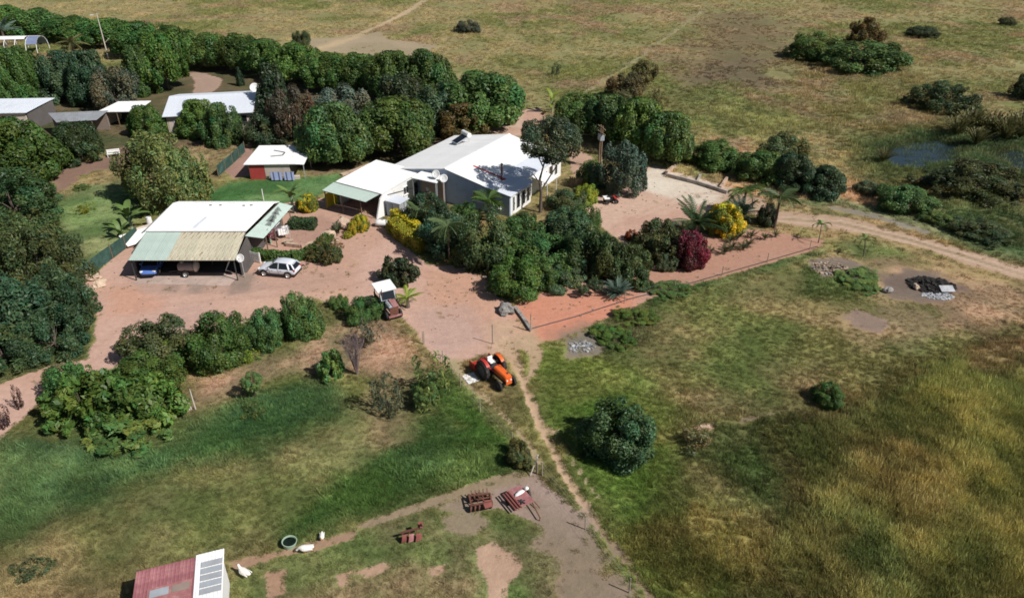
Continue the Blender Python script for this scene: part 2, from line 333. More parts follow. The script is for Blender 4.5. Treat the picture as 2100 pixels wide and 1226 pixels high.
# lawns behind the garage and on the left
zone([(425, 400), (470, 372), (640, 362), (700, 352), (700, 380), (620, 420), (420, 440)], C(66, 104, 54), C(74, 112, 58), 0.5, 0.05, 1.0)
zone([(110, 420), (180, 385), (270, 375), (300, 440), (240, 510), (150, 580), (90, 560)], C(92, 116, 64), C(104, 120, 72), 1.0, 0.08, 1.0)
zone([(430, 185), (470, 165), (510, 180), (500, 200), (440, 200)], C(96, 122, 58), C(104, 126, 62), 0.6, 0.06)
zone([(285, 215), (330, 200), (345, 215), (300, 225)], C(104, 118, 60), C(112, 118, 66), 0.6, 0.06)
zone([(-60, 400), (110, 400), (190, 560), (190, 740), (-60, 800)], C(72, 88, 48), C(84, 96, 54), 1.5, 0.2, 1.2)
zone([(560, 130), (900, 200), (1000, 290), (850, 330), (640, 360), (480, 300), (330, 300), (100, 330), (-50, 300), (-50, 150), (300, 150)], C(74, 78, 48), C(96, 86, 60), 2.0, 0.12, 0.5)

# bare soil: each entry is one sheet of the setting (name, polygon or line, colour a, colour b, edge softness)
YARD = [(150, 592), (200, 556), (258, 503), (300, 460), (420, 425), (560, 420), (600, 415), (660, 405), (760, 440), (800, 462), (850, 520), (880, 545), (960, 540), (1030, 600), (1050, 622), (1062, 640), (1092, 705), (1060, 720), (990, 728), (950, 738), (905, 742), (880, 722), (858, 690), (826, 652), (790, 640), (752, 622), (700, 632), (650, 612), (600, 640), (520, 655), (420, 690), (300, 700), (262, 742), (205, 775), (140, 785), (100, 812), (60, 850), (20, 885), (-10, 915), (-60, 950), (-60, 830), (0, 790), (60, 762), (140, 742), (185, 735), (195, 690), (200, 640), (180, 610)]
SOIL = [
    ('yard', YARD, C(205, 160, 140), C(196, 150, 126), 0.35),
    ('driveway', [(1195, 432), (1225, 405), (1300, 380), (1300, 352), (1345, 338), (1420, 362), (1500, 384), (1515, 405), (1440, 440), (1395, 462), (1330, 478), (1290, 505), (1250, 480)], C(198, 152, 130), C(206, 166, 142), 0.3),
    ('drive_apron', [(1310, 358), (1345, 345), (1420, 365), (1495, 388), (1500, 408), (1430, 418), (1370, 402), (1305, 385)], C(222, 206, 186), C(214, 194, 172), 0.4),
    ('track', [(1490, 388), (1545, 398), (1600, 432), (1720, 445), (1850, 476), (2000, 521), (2150, 565), (2150, 590), (2000, 546), (1870, 502), (1780, 480), (1690, 466), (1600, 456), (1540, 438), (1490, 415)], C(200, 162, 134), C(182, 148, 118), 0.7),
    ('garden_strip', [(1092, 705), (1058, 622), (1110, 600), (1160, 560), (1300, 545), (1390, 520), (1450, 480), (1540, 470), (1600, 478), (1690, 492), (1690, 506), (1560, 545), (1440, 578), (1360, 604), (1280, 640), (1205, 668), (1150, 695)], C(190, 142, 118), C(184, 132, 106), 0.3),
    ('red_bank', [(1092, 705), (1060, 625), (1110, 608), (1200, 610), (1300, 592), (1290, 625), (1210, 665), (1150, 695)], C(212, 132, 98), C(206, 138, 106), 0.8),
    ('path', GL([(1040, 705, 0.9), (1062, 745, 0.45), (1080, 800, 0.32), (1108, 870, 0.4), (1135, 920, 0.35), (1160, 975, 0.3), (1200, 1035, 0.32), (1225, 1075, 0.2), (1280, 1140, 0.18), (1335, 1215, 0.18), (1360, 1260, 0.15)]), C(196, 160, 122), C(176, 140, 104), 0.16),
    ('path', GL([(1085, 700, 0.9), (1100, 730, 0.5), (1092, 770, 0.2)]), C(190, 156, 120), C(176, 146, 106), 0.3),
    ('path', GL([(1110, 880, 0.3), (1142, 885, 0.25), (1150, 900, 0.1)]), C(196, 160, 122), C(176, 140, 104), 0.16),
    ('path', GL([(930, 745, 0.5), (965, 790, 0.25), (1010, 830, 0.16), (1050, 868, 0.12), (1085, 910, 0.25), (1110, 950, 0.16)]), C(176, 154, 110), C(160, 140, 98), 0.16),
    ('path', GL([(1150, 905, 0.1), (1185, 960, 0.1), (1215, 1005, 0.12), (1260, 1045, 0.06)]), C(176, 160, 112), C(166, 150, 104), 0.14),
    ('gravel_pad', [(1045, 985), (1098, 968), (1125, 1000), (1185, 1055), (1215, 1100), (1232, 1140), (1195, 1140), (1140, 1100), (1090, 1065), (1030, 1040), (960, 1050), (900, 1040), (980, 1005)], C(174, 146, 136), C(160, 134, 120), 0.5),
    ('gravel_pad', [(1120, 1080), (1195, 1120), (1240, 1150), (1310, 1260), (1190, 1260), (1150, 1180), (1090, 1110)], C(150, 128, 110), C(136, 118, 94), 1.3),
    ('bare_patch', [(900, 1060), (960, 1045), (1010, 1075), (960, 1100), (910, 1090)], C(150, 130, 104), C(140, 124, 96), 0.9),
    ('bare_patch', [(975, 1125), (1010, 1112), (1062, 1145), (1068, 1165), (1045, 1195), (1035, 1260), (1000, 1260), (995, 1180), (978, 1150)], C(200, 162, 132), C(186, 146, 118), 0.22),
    ('bare_patch', [(470, 1150), (560, 1130), (610, 1118), (700, 1095), (735, 1080), (725, 1105), (640, 1130), (560, 1145), (490, 1168)], C(176, 136, 104), C(160, 126, 96), 0.22),
    ('bare_patch', [(730, 1172), (790, 1150), (800, 1165), (760, 1185)], C(188, 148, 118), C(180, 140, 110), 0.2),
    ('bare_patch', [(880, 1165), (915, 1155), (910, 1175), (885, 1180)], C(190, 150, 120), C(180, 140, 110), 0.2),
    ('bare_patch', [(690, 1180), (718, 1172), (715, 1200), (695, 1205)], C(188, 148, 118), C(180, 140, 110), 0.2),
    ('bare_patch', [(545, 1175), (590, 1165), (580, 1215), (550, 1225)], C(180, 140, 110), C(170, 130, 100), 0.25),
    ('bare_patch', GL([(740, 1078, 0.3), (840, 1045, 0.3), (920, 1018, 0.35), (1000, 990, 0.35), (1060, 975, 0.5)]), C(164, 138, 110), C(150, 128, 98), 0.3),
    ('bare_patch', [(620, 82), (700, 76), (775, 66), (800, 80), (890, 92), (885, 112), (760, 116), (680, 108), (640, 98)], C(172, 150, 118), C(160, 142, 108), 1.6),
    ('field_track', GL([(660, 100, 1.3), (720, 78, 1.0), (790, 48, 0.9), (840, 22, 0.9), (870, 2, 0.9)]), C(196, 166, 124), C(180, 156, 114), 0.8),
    ('rear_drive', [(1062, 226), (1112, 222), (1118, 245), (1085, 275), (1060, 280), (1000, 272), (985, 262), (1058, 255)], C(206, 172, 150), C(196, 150, 126), 0.5),
    ('side_yard', [(1165, 300), (1215, 320), (1225, 360), (1210, 400), (1170, 350)], C(196, 154, 128), C(186, 146, 120), 0.4),
    ('garden_path', [(385, 148), (420, 150), (455, 162), (450, 180), (420, 196), (395, 196), (402, 170)], C(180, 146, 128), C(170, 138, 118), 0.4),
    ('orchard_soil', [(100, 372), (130, 345), (220, 318), (290, 285), (300, 300), (260, 345), (190, 350), (120, 395)], C(142, 108, 90), C(128, 100, 82), 0.8),
    ('shed_yard', [(452, 345), (490, 300), (520, 292), (515, 360), (480, 366)], C(170, 128, 112), C(158, 120, 102), 0.5),
    ('burnt_ground', [(1800, 565), (1870, 552), (1960, 570), (1985, 600), (1950, 625), (1880, 620), (1810, 600)], C(112, 92, 82), C(124, 106, 92), 1.2),
    ('bare_patch', [(1725, 648), (1760, 640), (1815, 655), (1820, 685), (1760, 680)], C(134, 116, 104), C(144, 120, 104), 1.0),
    ('bare_patch', [(1660, 535), (1720, 525), (1790, 545), (1770, 570), (1690, 570)], C(128, 112, 98), C(138, 122, 104), 0.7),
    ('bare_patch', [(1160, 690), (1215, 680), (1240, 705), (1215, 730), (1170, 728)], C(124, 116, 100), C(136, 122, 104), 1.0),
    ('bare_patch', [(1430, 870), (1465, 868), (1462, 882), (1432, 882)], C(168, 132, 100), C(160, 126, 96), 0.2),
    ('bare_patch', [(1500, 858), (1590, 842), (1600, 848), (1520, 866)], C(142, 122, 92), C(132, 116, 86), 0.4),
    ('bare_patch', GL([(1700, 425, 0.5), (1780, 440, 0.8), (1900, 475, 0.5)]), C(150, 142, 126), C(136, 128, 110), 0.6),
    ('field_track', GL([(1200, 190, 0.5), (1290, 135, 0.4), (1370, 75, 0.4), (1440, 25, 0.5)]), C(150, 144, 90), C(146, 138, 88), 0.8),
]
dm = np.zeros(XX.shape); dcol = np.tile(C(196, 150, 128), XX.shape + (1,)); cls = np.zeros(XX.shape, int) ; soil_names = ['ground']
for name, shp, ca, cb, soft in SOIL:
    sd = ldist(shp, XX, YY) if len(shp[0]) == 3 else sdist(G2(shp), XX, YY)
    s = sd + (n3 - 0.5) * soft * 2.2 + (n2 - 0.5) * soft * 1.2
    m = sm(s, -soft, soft)
    far = sd < -3 * soft - 1.0; m[far] = 0
    c2 = mixc(np.array(ca), np.array(cb), sm(n5 * 0.5 + n2 * 0.5, 0.4, 0.6))
    w = sm(s, -soft * 2.5, soft)
    dcol = mixc(dcol, c2, w); dm = np.maximum(dm, m)
    if name not in soil_names: soil_names.append(name)
    cls[m > 0.5] = soil_names.index(name)
# damp grey and orange washes on the yard, in front of the garage and down to the gate
def wash(poly, c, soft, amt):
    global dcol
    s = sdist(G2(poly), XX, YY) + (n3 - 0.5) * soft * 1.5 + (n2 - 0.5) * soft
    dcol = mixc(dcol, np.tile(np.array(c), XX.shape + (1,)), sm(s, -soft, soft) * amt)
wash([(230, 590), (330, 610), (340, 640), (220, 650)], C(206, 146, 116), 1.0, 0.7)
wash([(870, 550), (980, 560), (1040, 640), (1000, 700), (900, 640)], C(206, 150, 118), 1.0, 0.7)
wash([(850, 640), (960, 620), (1010, 690), (900, 730)], C(190, 152, 138), 1.0, 0.7)
wash([(1000, 660), (1090, 650), (1100, 720), (1000, 720)], C(196, 160, 124), 0.8, 0.7)
wash([(255, 560), (520, 560), (560, 590), (500, 605), (300, 600)], C(182, 146, 130), 0.5, 0.7)
wash([(470, 565), (525, 560), (512, 600), (470, 605)], C(140, 122, 108), 0.4, 0.75)
wash([(402, 570), (430, 570), (412, 602), (380, 602)], C(150, 130, 116), 0.3, 0.7)
wash([(350, 572), (380, 572), (360, 600), (330, 598)], C(152, 130, 118), 0.3, 0.6)
wash([(430, 630), (560, 610), (700, 590), (720, 610), (540, 640)], C(212, 166, 136), 0.8, 0.5)
wash([(600, 450), (660, 440), (700, 465), (640, 500), (590, 500)], C(176, 132, 114), 0.4, 0.8)
def wash_line(pts, c, w, soft, amt):
    global dcol
    s = ldist(GL([(x, y, w) for x, y in pts]), XX, YY) + (n3 - 0.5) * soft
    dcol = mixc(dcol, np.tile(np.array(c), XX.shape + (1,)), sm(s, -soft, soft) * amt * (0.5 + n5))
for dx in (0, 34):      # wheel tracks
    wash_line([(1010 + dx, 735), (975 + dx, 670), (930 + dx, 600), (860 + dx, 560), (780 + dx, 545), (690 + dx, 570 + dx // 2), (560, 590 + dx // 2), (420, 600 + dx // 2), (300, 615 + dx // 2), (240, 680 + dx), (150, 745 + dx // 2)], C(178, 136, 116), 0.14, 0.3, 0.55)
    wash_line([(1590, 445 + dx // 4), (1720, 453 + dx // 3), (1860, 486 + dx // 3), (2000, 526 + dx // 3), (2140, 570 + dx // 3)], C(210, 176, 150), 0.2, 0.3, 0.7)
    wash_line([(1250 + dx, 470 - dx // 3), (1330 + dx, 430), (1400 + dx, 400), (1480 + dx, 395)], C(184, 140, 120), 0.14, 0.3, 0.5)
wash_line([(1600, 448), (1720, 457), (1860, 490), (2000, 532), (2140, 577)], C(128, 116, 78), 0.15, 0.35, 0.8)
wash([(540, 560), (620, 560), (700, 560), (640, 600), (560, 600)], C(182, 142, 124), 1.0, 0.5)
wash([(300, 640), (420, 620), (470, 640), (380, 680), (290, 690)], C(188, 150, 136), 1.2, 0.5)
dens = dens * (1 - sm(dm, 0.2, 0.7)) + 0.05 * (dm > 0.5) * (n2 > 0.56)
PONDS = [[(1800, 312), (1840, 292), (1900, 284), (1960, 292), (1985, 310), (1960, 335), (1890, 345), (1830, 338)], [(2020, 318), (2070, 302), (2160, 300), (2200, 330), (2160, 352), (2080, 345)]]
pd = np.maximum(*[sdist(G2(p), XX, YY) for p in PONDS]) + (n2 - 0.5) * 3
ZZ = (n3 - 0.5) * 0.05 * (1 - sm(dm, 0.1, 0.6)) + (n3 - 0.5) * 0.012
pl = ldist(SOIL[6][1], XX, YY); ZZ -= 0.10 * sm(pl, -0.1, 0.25)
ZZ -= 0.5 * sm(pd, -1.2, 1.2)
gcol = mixc(gcol, C(70, 84, 48), sm(pd, -3, 0)); dens *= 1 - 0.45 * sm(pd, -0.5, 1.0); dens = dens * (1 + 1.5 * (sm(pd, -3, -1) - sm(pd, -0.5, 0.5)))

def desat(c, k, g): l = (c * np.array([0.3, 0.55, 0.15])).sum(-1, keepdims=True); return (c * (1 - k) + l * k) * g
gcol = desat(gcol, 0.10, 1.22); gcol = gcol * (1 + sm(tall, 0.45, 0.65)[..., None] * sm(-YY, -85, -75)[..., None] * np.array([0.42, 0.60, 0.42])); dcol = desat(dcol, 0.20, 0.90) * np.array([1.13, 1.155, 1.14])
mot = fbm(XX, YY, 3.4, 77); mot2 = fbm(XX, YY, 1.1, 91, 3); mot3 = fbm(XX, YY, 9.0, 55)
farw = sm(YY, 85, 120); am = 0.52 - 0.30 * farw; gcol = gcol * ((1 - am / 2 + am * sm(mot, 0.32, 0.68)) * (0.86 + 0.28 * mot2))[..., None]
gcol = mixc(gcol, desat(gcol * np.array([1.28, 1.12, 1.05]), 0.12, 1.0), sm(mot3 * 0.6 + mot * 0.4, 0.50, 0.66) * (0.75 - 0.4 * sm(YY, 90, 130)))      # straw patches
gcol = mixc(gcol, gcol * np.array([0.80, 1.02, 0.85]), sm(1 - mot3 * 0.5 - mot * 0.5, 0.50, 0.64) * (0.7 - 0.3 * farw))                      # greener patches
gcol = gcol * (np.array([0.95, 0.93, 0.97]) + sm(-YY, -118, -95)[..., None] * np.array([0.24, 0.16, 0.18])); bt = sm(tall, 0.4, 0.6) * sm(-YY, -85, -75); gcol = mixc(gcol, desat(gcol, 0.12, 1.0) * np.array([0.98, 1.04, 0.92]), bt)
tall = tall * (0.7 + 0.6 * sm(mot, 0.3, 0.7))
def ground_material(name):
    m, t, b = newmat(name); L = t.links.new
    tc = N(t, 'TexCoord'); g = N(t, 'Attribute', attribute_name='gcol'); d = N(t, 'Attribute', attribute_name='dcol')
    def noise(s, det=6, r=0.65):
        n = N(t, 'TexNoise'); n.inputs['Scale'].default_value = s; n.inputs['Detail'].default_value = det; n.inputs['Roughness'].default_value = r
        L(tc.outputs['Object'], n.inputs['Vector']); return n.outputs[0]
    def rng_(x, a, bb, c, dd):
        r = N(t, 'MapRange'); r.inputs[1].default_value = a; r.inputs[2].default_value = bb; r.inputs[3].default_value = c; r.inputs[4].default_value = dd; L(x, r.inputs[0]); return r.outputs[0]
    def mul(x, y):
        r = N(t, 'Math', operation='MULTIPLY'); L(x, r.inputs[0]); L(y, r.inputs[1]); return r.outputs[0]
    na, nb, nc, nd = noise(0.9), noise(5.0), noise(22.0, 3), noise(2.2, 8, 0.75)
    gv = mul(mul(rng_(na, 0.3, 0.7, 0.86, 1.14), rng_(nb, 0.3, 0.7, 0.76, 1.24)), rng_(nc, 0.3, 0.7, 0.75, 1.25))
    dv = mul(mul(rng_(na, 0.3, 0.7, 0.93, 1.07), rng_(nd, 0.35, 0.65, 0.88, 1.09)), rng_(nc, 0.3, 0.7, 0.91, 1.08))
    gc = N(t, 'VectorMath', operation='SCALE'); L(g.outputs['Color'], gc.inputs[0]); L(gv, gc.inputs[3])
    dc = N(t, 'VectorMath', operation='SCALE'); L(d.outputs['Color'], dc.inputs[0]); L(dv, dc.inputs[3])
    # dry litter showing between the grass
    lit = N(t, 'Mix', data_type='RGBA'); lit.inputs[7].default_value = (*lin(150, 126, 92), 1)
    L(rng_(nd, 0.58, 0.72, 0, 0.35), lit.inputs[0]); L(gc.outputs[0], lit.inputs[6])
    e = N(t, 'Math', operation='ADD'); L(d.outputs['Alpha'], e.inputs[0]); L(rng_(nb, 0.3, 0.7, -0.3, 0.3), e.inputs[1])
    mx = N(t, 'Mix', data_type='RGBA'); L(rng_(e.outputs[0], 0.35, 0.65, 0, 1), mx.inputs[0]); L(lit.outputs[2], mx.inputs[6]); L(dc.outputs[0], mx.inputs[7])
    L(mx.outputs[2], b.inputs['Base Color']); b.inputs['Roughness'].default_value = 0.95; b.inputs['Specular IOR Level'].default_value = 0.1
    bp = N(t, 'Bump'); bp.inputs['Strength'].default_value = 0.7; bp.inputs['Distance'].default_value = 0.06; L(nb, bp.inputs['Height']); L(bp.outputs[0], b.inputs['Normal'])
    return m
M['ground'] = ground_material('ground')
nx, ny = XX.shape; idx = np.arange(nx * ny).reshape(nx, ny)
FQ = np.stack([idx[:-1, :-1], idx[1:, :-1], idx[1:, 1:], idx[:-1, 1:]], -1).reshape(-1, 4)
fc = np.maximum.reduce([cls[:-1, :-1], cls[1:, :-1], cls[1:, 1:], cls[:-1, 1:]]).reshape(-1)
VV = np.stack([XX, YY, ZZ], -1).reshape(-1, 3)
GC4 = np.concatenate([gcol.reshape(-1, 3), np.ones((nx * ny, 1))], 1); DC4 = np.concatenate([dcol.reshape(-1, 3), dm.reshape(-1, 1)], 1)
for k, nm in enumerate(soil_names):
    f = FQ[fc == k]
    if not len(f): continue
    u, inv = np.unique(f, return_inverse=True)
    me = np_mesh(nm, VV[u], inv.reshape(-1, 4), M['ground'], {'gcol': GC4[u], 'dcol': DC4[u]})
    me.polygons.foreach_set('use_smooth', [True] * len(me.polygons))
    tag(put(bpy.data.objects.new(nm, me)), kind='structure')
mw, tw, bw = newmat('pond_water'); bw.inputs['Base Color'].default_value = (0.02, 0.035, 0.04, 1); bw.inputs['Roughness'].default_value = 0.12
bw.inputs['Specular IOR Level'].default_value = 0.6
nb_ = N(tw, 'TexNoise'); nb_.inputs['Scale'].default_value = 3.0; bb_ = N(tw, 'Bump'); bb_.inputs['Strength'].default_value = 0.25; bb_.inputs['Distance'].default_value = 0.05
tw.links.new(nb_.outputs[0], bb_.inputs['Height']); tw.links.new(bb_.outputs[0], bw.inputs['Normal'])
for p in PONDS:
    q = [(x, y, -0.16) for x, y in G2(p)]; cx = sum(a[0] for a in q) / len(q); cy = sum(a[1] for a in q) / len(q)
    q = [(cx + (a[0] - cx) * 1.12, cy + (a[1] - cy) * 1.12, -0.16) for a in q]
    mb = MB().add(q, [tuple(range(len(q)))]); tag(mb.build('pond', mw), kind='structure')

# ------------------------------------------------------------------ grass: tufts scattered over the ground (stuff)
def at_grid(A, x, y):
    i = np.clip(np.searchsorted(GX, x), 1, nx - 1); j = np.clip(np.searchsorted(GY, y), 1, ny - 1); return A[i, j]
def tuft_mesh(name, seed, nb, spread, w, lean):
    r = np.random.default_rng(seed); V = []; F = []
    for i in range(nb):
        a = r.random() * 6.283; d = spread * math.sqrt(r.random()); bx, by = d * math.cos(a), d * math.sin(a)
        h = 0.55 + 0.45 * r.random(); l = lean * (0.4 + r.random()); b = a + r.normal() * 0.8
        tx, ty = bx + math.cos(b) * l, by + math.sin(b) * l; c = r.random() * 6.283; ww = w * (0.6 + 0.8 * r.random())
        ox, oy = math.cos(c) * ww, math.sin(c) * ww; mx_, my = bx + (tx - bx) * 0.4, by + (ty - by) * 0.4; k = len(V)
        V += [(bx - ox, by - oy, 0), (bx + ox, by + oy, 0), (mx_ + ox * 0.9, my + oy * 0.9, h * 0.6), (tx, ty, h), (mx_ - ox * 0.9, my - oy * 0.9, h * 0.6)]
        F += [(k, k + 1, k + 2, k + 4), (k + 4, k + 2, k + 3, k + 3)]
    me = bpy.data.meshes.new(name); me.from_pydata(V, [], [f if f[2] != f[3] else f[:3] for f in F]); me.materials.append(M['grass']); return me
mg, tg, bgp = newmat('grass'); M['grass'] = mg
ga = N(tg, 'Attribute', attribute_name='tint', attribute_type='INSTANCER')
tg.links.new(ga.outputs['Color'], bgp.inputs['Base Color']); bgp.inputs['Roughness'].default_value = 0.75; bgp.inputs['Specular IOR Level'].default_value = 0.15
gt = N(tg, 'BsdfTranslucent'); tg.links.new(ga.outputs['Color'], gt.inputs[0]); gm = N(tg, 'MixShader'); gm.inputs[0].default_value = 0.3
tg.links.new(bgp.outputs[0], gm.inputs[1]); tg.links.new(gt.outputs[0], gm.inputs[2]); tg.links.new(gm.outputs[0], tg.nodes['Material Output'].inputs[0])
tuft_col = bpy.data.collections.new('tufts')
for i in range(4):
    tuft_col.objects.link(bpy.data.objects.new('tuft_shape', tuft_mesh('tuft_shape', 50 + i, 22, 0.5, 0.030, 0.34)))
def scatter_group():
    g = bpy.data.node_groups.new('scatter', 'GeometryNodeTree')
    g.interface.new_socket('Geometry', in_out='INPUT', socket_type='NodeSocketGeometry'); g.interface.new_socket('Geometry', in_out='OUTPUT', socket_type='NodeSocketGeometry')
    n = g.nodes.new; L = g.links.new; gi, go = n('NodeGroupInput'), n('NodeGroupOutput')
    ci = n('GeometryNodeCollectionInfo'); ci.inputs[0].default_value = tuft_col; ci.inputs['Separate Children'].default_value = True; ci.inputs['Reset Children'].default_value = True
    ip = n('GeometryNodeInstanceOnPoints'); ip.inputs['Pick Instance'].default_value = True
    def attr(nm, dt):
        a = n('GeometryNodeInputNamedAttribute'); a.data_type = dt; a.inputs[0].default_value = nm; return a.outputs[0]
    L(gi.outputs[0], ip.inputs['Points']); L(ci.outputs[0], ip.inputs['Instance']); L(attr('pick', 'INT'), ip.inputs['Instance Index'])
    L(attr('rot', 'FLOAT_VECTOR'), ip.inputs['Rotation']); L(attr('size', 'FLOAT_VECTOR'), ip.inputs['Scale']); L(ip.outputs[0], go.inputs[0])
    return g
SCATTER = scatter_group()
def scatter(name, label, x, y, z, size, col):
    n = len(x); me = bpy.data.meshes.new(name); me.vertices.add(n); me.vertices.foreach_set('co', np.stack([x, y, z], -1).astype(np.float32).ravel())
    def at(nm, ty, key, arr): me.attributes.new(nm, ty, 'POINT').data.foreach_set(key, arr.ravel())
    at('pick', 'INT', 'value', rng.integers(0, 4, n).astype(np.int32))
    rot = np.zeros((n, 3), np.float32); rot[:, 2] = rng.random(n) * 6.283; rot[:, :2] = rng.normal(0, 0.12, (n, 2)); at('rot', 'FLOAT_VECTOR', 'vector', rot)
    at('size', 'FLOAT_VECTOR', 'vector', size.astype(np.float32)); at('tint', 'FLOAT_COLOR', 'color', np.concatenate([col, np.ones((n, 1))], 1).astype(np.float32))
    o = put(bpy.data.objects.new(name, me)); md = o.modifiers.new('scatter', 'NODES'); md.node_group = SCATTER
    return tag(o, label, 'grass', kind='stuff')
BUILT = []      # footprints kept free of grass
def sow(n, y0, y1, hmin, hmax, widen, dmul=1.0):
    y = y0 + (y1 - y0) * rng.random(n) ** 1.0; x = (rng.random(n) * 2 - 1) * (y * 0.74 + 12)
    d = at_grid(dens, x, y); t = at_grid(tall, x, y); keep = (rng.random(n) < d * dmul / 2.2) & (t >= hmin) & (t < hmax)
    for bx0, bx1, by0, by1 in BUILT: keep &= ~((x > bx0) & (x < bx1) & (y > by0) & (y < by1))
    x, y, t = x[keep], y[keep], t[keep]; c = at_grid(gcol, x, y); z = at_grid(ZZ, x, y) - 0.01
    k = rng.random(len(x)); h = t * (0.55 + 0.8 * rng.random(len(x))) * np.where((rng.random(len(x)) < 0.06) & (t < 0.3), 2.1, 1.0); w = (0.22 + 0.45 * h) * widen * (0.7 + 0.6 * rng.random(len(x)))
    v = (0.66 + 0.72 * rng.random((len(x), 1))) * np.stack([1 + 0.16 * (k - 0.5), np.ones(len(x)), 1 - 0.12 * (k - 0.5)], -1)
    return x, y, z, np.stack([w, w, h], -1), np.clip(c * v * (1.1 + 1.1 * np.clip(t - 0.15, 0, 0.6))[:, None], 0, 1)
BUILT += [(-39, -25, 64, 77.5)]
cat_ = lambda *a: [np.concatenate(q) for q in zip(*a)]
scatter('short_grass', 'short green and straw coloured grass over the farm paddocks', *cat_(sow(210000, 24, 62, 0, 0.3, 1.0), sow(110000, 62, 125, 0, 0.3, 1.5)))
scatter('tall_grass', 'tall olive brown grass filling the lower right corner', *sow(150000, 24, 80, 0.3, 2, 0.9))
scatter('savanna_grass', 'tall straw coloured grass on the open field behind the farm', *sow(230000, 80, 260, 0.3, 2, 1.5))

# small stones, twigs and dry leaves lying on the bare yard (stuff)
k = 4500; px_, py_ = -45 + 75 * rng.random(k), 45 + 50 * rng.random(k); ok = (at_grid(dm, px_, py_) > 0.7) & (rng.random(k) < 0.15 + 0.85 * at_grid(n2, px_, py_)); q = MB()
for x, y in zip(px_[ok], py_[ok]): L_ = 0.03 + 0.16 * random.random() ** 3; q.box((x, y, L_ * 0.15), (L_, L_ * random.uniform(0.4, 1), L_ * 0.5), rz=random.random() * 6)
tag(q.build('yard_pebbles', mat('pebble', (0.30, 0.22, 0.18), 0.95, 0.4, 0.6)), 'small brown stones and litter strewn over the bare yard', 'pebbles', kind='stuff')

# ================================================================== BUILDINGS
HU = Vector((0.494, 0.870, 0)).normalized(); H_ANG = math.atan2(HU.y, HU.x)      # the way the house's ridge runs
def sheet_mesh(name, A, B, D, mt, ribs=4, h=0.014):
    """one ribbed roof sheet: A->B across, A->D down the slope; A at the origin"""
    B, D = Vector(B), Vector(D); n = B.cross(D).normalized()
    if n.z < 0: n = -n
    mb = MB(); prof = []
    for i in range(ribs):
        a = i / ribs
        prof += [(a, 0), (a + 0.62 / ribs, 0), (a + 0.72 / ribs, h), (a + 0.90 / ribs, h)]
    prof.append((1.0, 0)); k = len(prof)
    vs = [B * t + n * z for t, z in prof] + [B * t + n * z + D for t, z in prof]
    mb.add(vs, [(i, i + 1, k + i + 1, k + i) for i in range(k - 1)])
    return mb.mesh(name, mt)
def roof(parent, A, B, C, D, n, mt, under=None, t=0.06, name='roof', alt=None, lift=0.012):
    """roof plane A B (upper edge) C D (lower edge): a thin deck with n ribbed sheets laid on it as sub-parts"""
    A, B, C, D = [Vector(p) for p in (A, B, C, D)]
    deck = MB().slab(D, C, B, A, t).build(name, under or mt, parent)
    nn = (B - A).cross(D - A).normalized(); nn = nn if nn.z > 0 else -nn
    par = ((B - A) - (C - D)).length < 0.02; me = None
    for i in range(n):
        a0 = A + (B - A) * (i / n); b0 = A + (B - A) * ((i + 1) / n); d0 = D + (C - D) * (i / n)
        m = alt[i] if alt else mt
        if me is None or not par or alt: me = sheet_mesh('roof_sheet', a0, (b0 - a0) * 1.0, d0 - a0, m, ribs=4 if (b0 - a0).length > 0.7 else 3)
        o = put(bpy.data.objects.new('roof_sheet', me), deck); o.location = a0 + nn * (lift + random.uniform(0, 0.012))
    return deck
def wall(parent, a, b, z0, z1, mt, t=0.2, z1b=None, name='wall'):
    """an upright wall from a to b, top from z1 (at a) to z1b (at b)"""
    a, b = Vector((a[0], a[1], 0)), Vector((b[0], b[1], 0)); n = (b - a).normalized().cross(Vector((0, 0, 1))) * t / 2
    z1b = z1 if z1b is None else z1b
    q = [a - n, b - n, b + n, a + n]
    vs = [(p.x, p.y, z0) for p in q] + [(q[0].x, q[0].y, z1), (q[1].x, q[1].y, z1b), (q[2].x, q[2].y, z1b), (q[3].x, q[3].y, z1)]
    return MB().add(vs, [(3, 2, 1, 0), (4, 5, 6, 7), (0, 1, 5, 4), (1, 2, 6, 5), (2, 3, 7, 6), (3, 0, 4, 7)]).build(name, mt, parent)
def opening(parent, c, w, h, face, mt_frame, kind='window', panes=2, proud=0.03, depth=0.06):
    """window or door on a wall: frame bars, glass panes behind; face = outward normal (unit), c = centre on the wall face"""
    f = Vector(face).normalized(); r = f.cross(Vector((0, 0, 1))) * -1; up = Vector((0, 0, 1)); c = Vector(c) + f * proud
    Mx = Matrix((r, f, up)).transposed()
    fr = MB(); b = 0.07
    for s in (-1, 1):
        fr.box(c + r * s * (w / 2 - b / 2), (b, depth, h), M=Mx); fr.box(c + up * s * (h / 2 - b / 2), (w - 2 * b - 0.004, depth, b), M=Mx)
    for i in range(1, panes): fr.box(c + r * (-w / 2 + w * i / panes), (b * 0.7, depth * 0.9, h - 2 * b - 0.004), M=Mx)
    o = fr.build(kind, mt_frame, parent)
    for i in range(panes):
        MB().box(c + r * (-w / 2 + w * (i + 0.5) / panes) - f * 0.012, (w / panes - b, 0.02, h - 1.6 * b), M=Mx).build('pane', M['glass'], o)
    if kind == 'window': MB().box(c - up * (h / 2 + 0.05) + f * 0.06, (w + 0.2, 0.18, 0.06), M=Mx).build('sill', mt_frame, o)
    if kind == 'door': MB().box(c + r * w * 0.38 + f * 0.06, (0.03, 0.05, 0.14), M=Mx).build('handle', M['steel'], o)
    return o
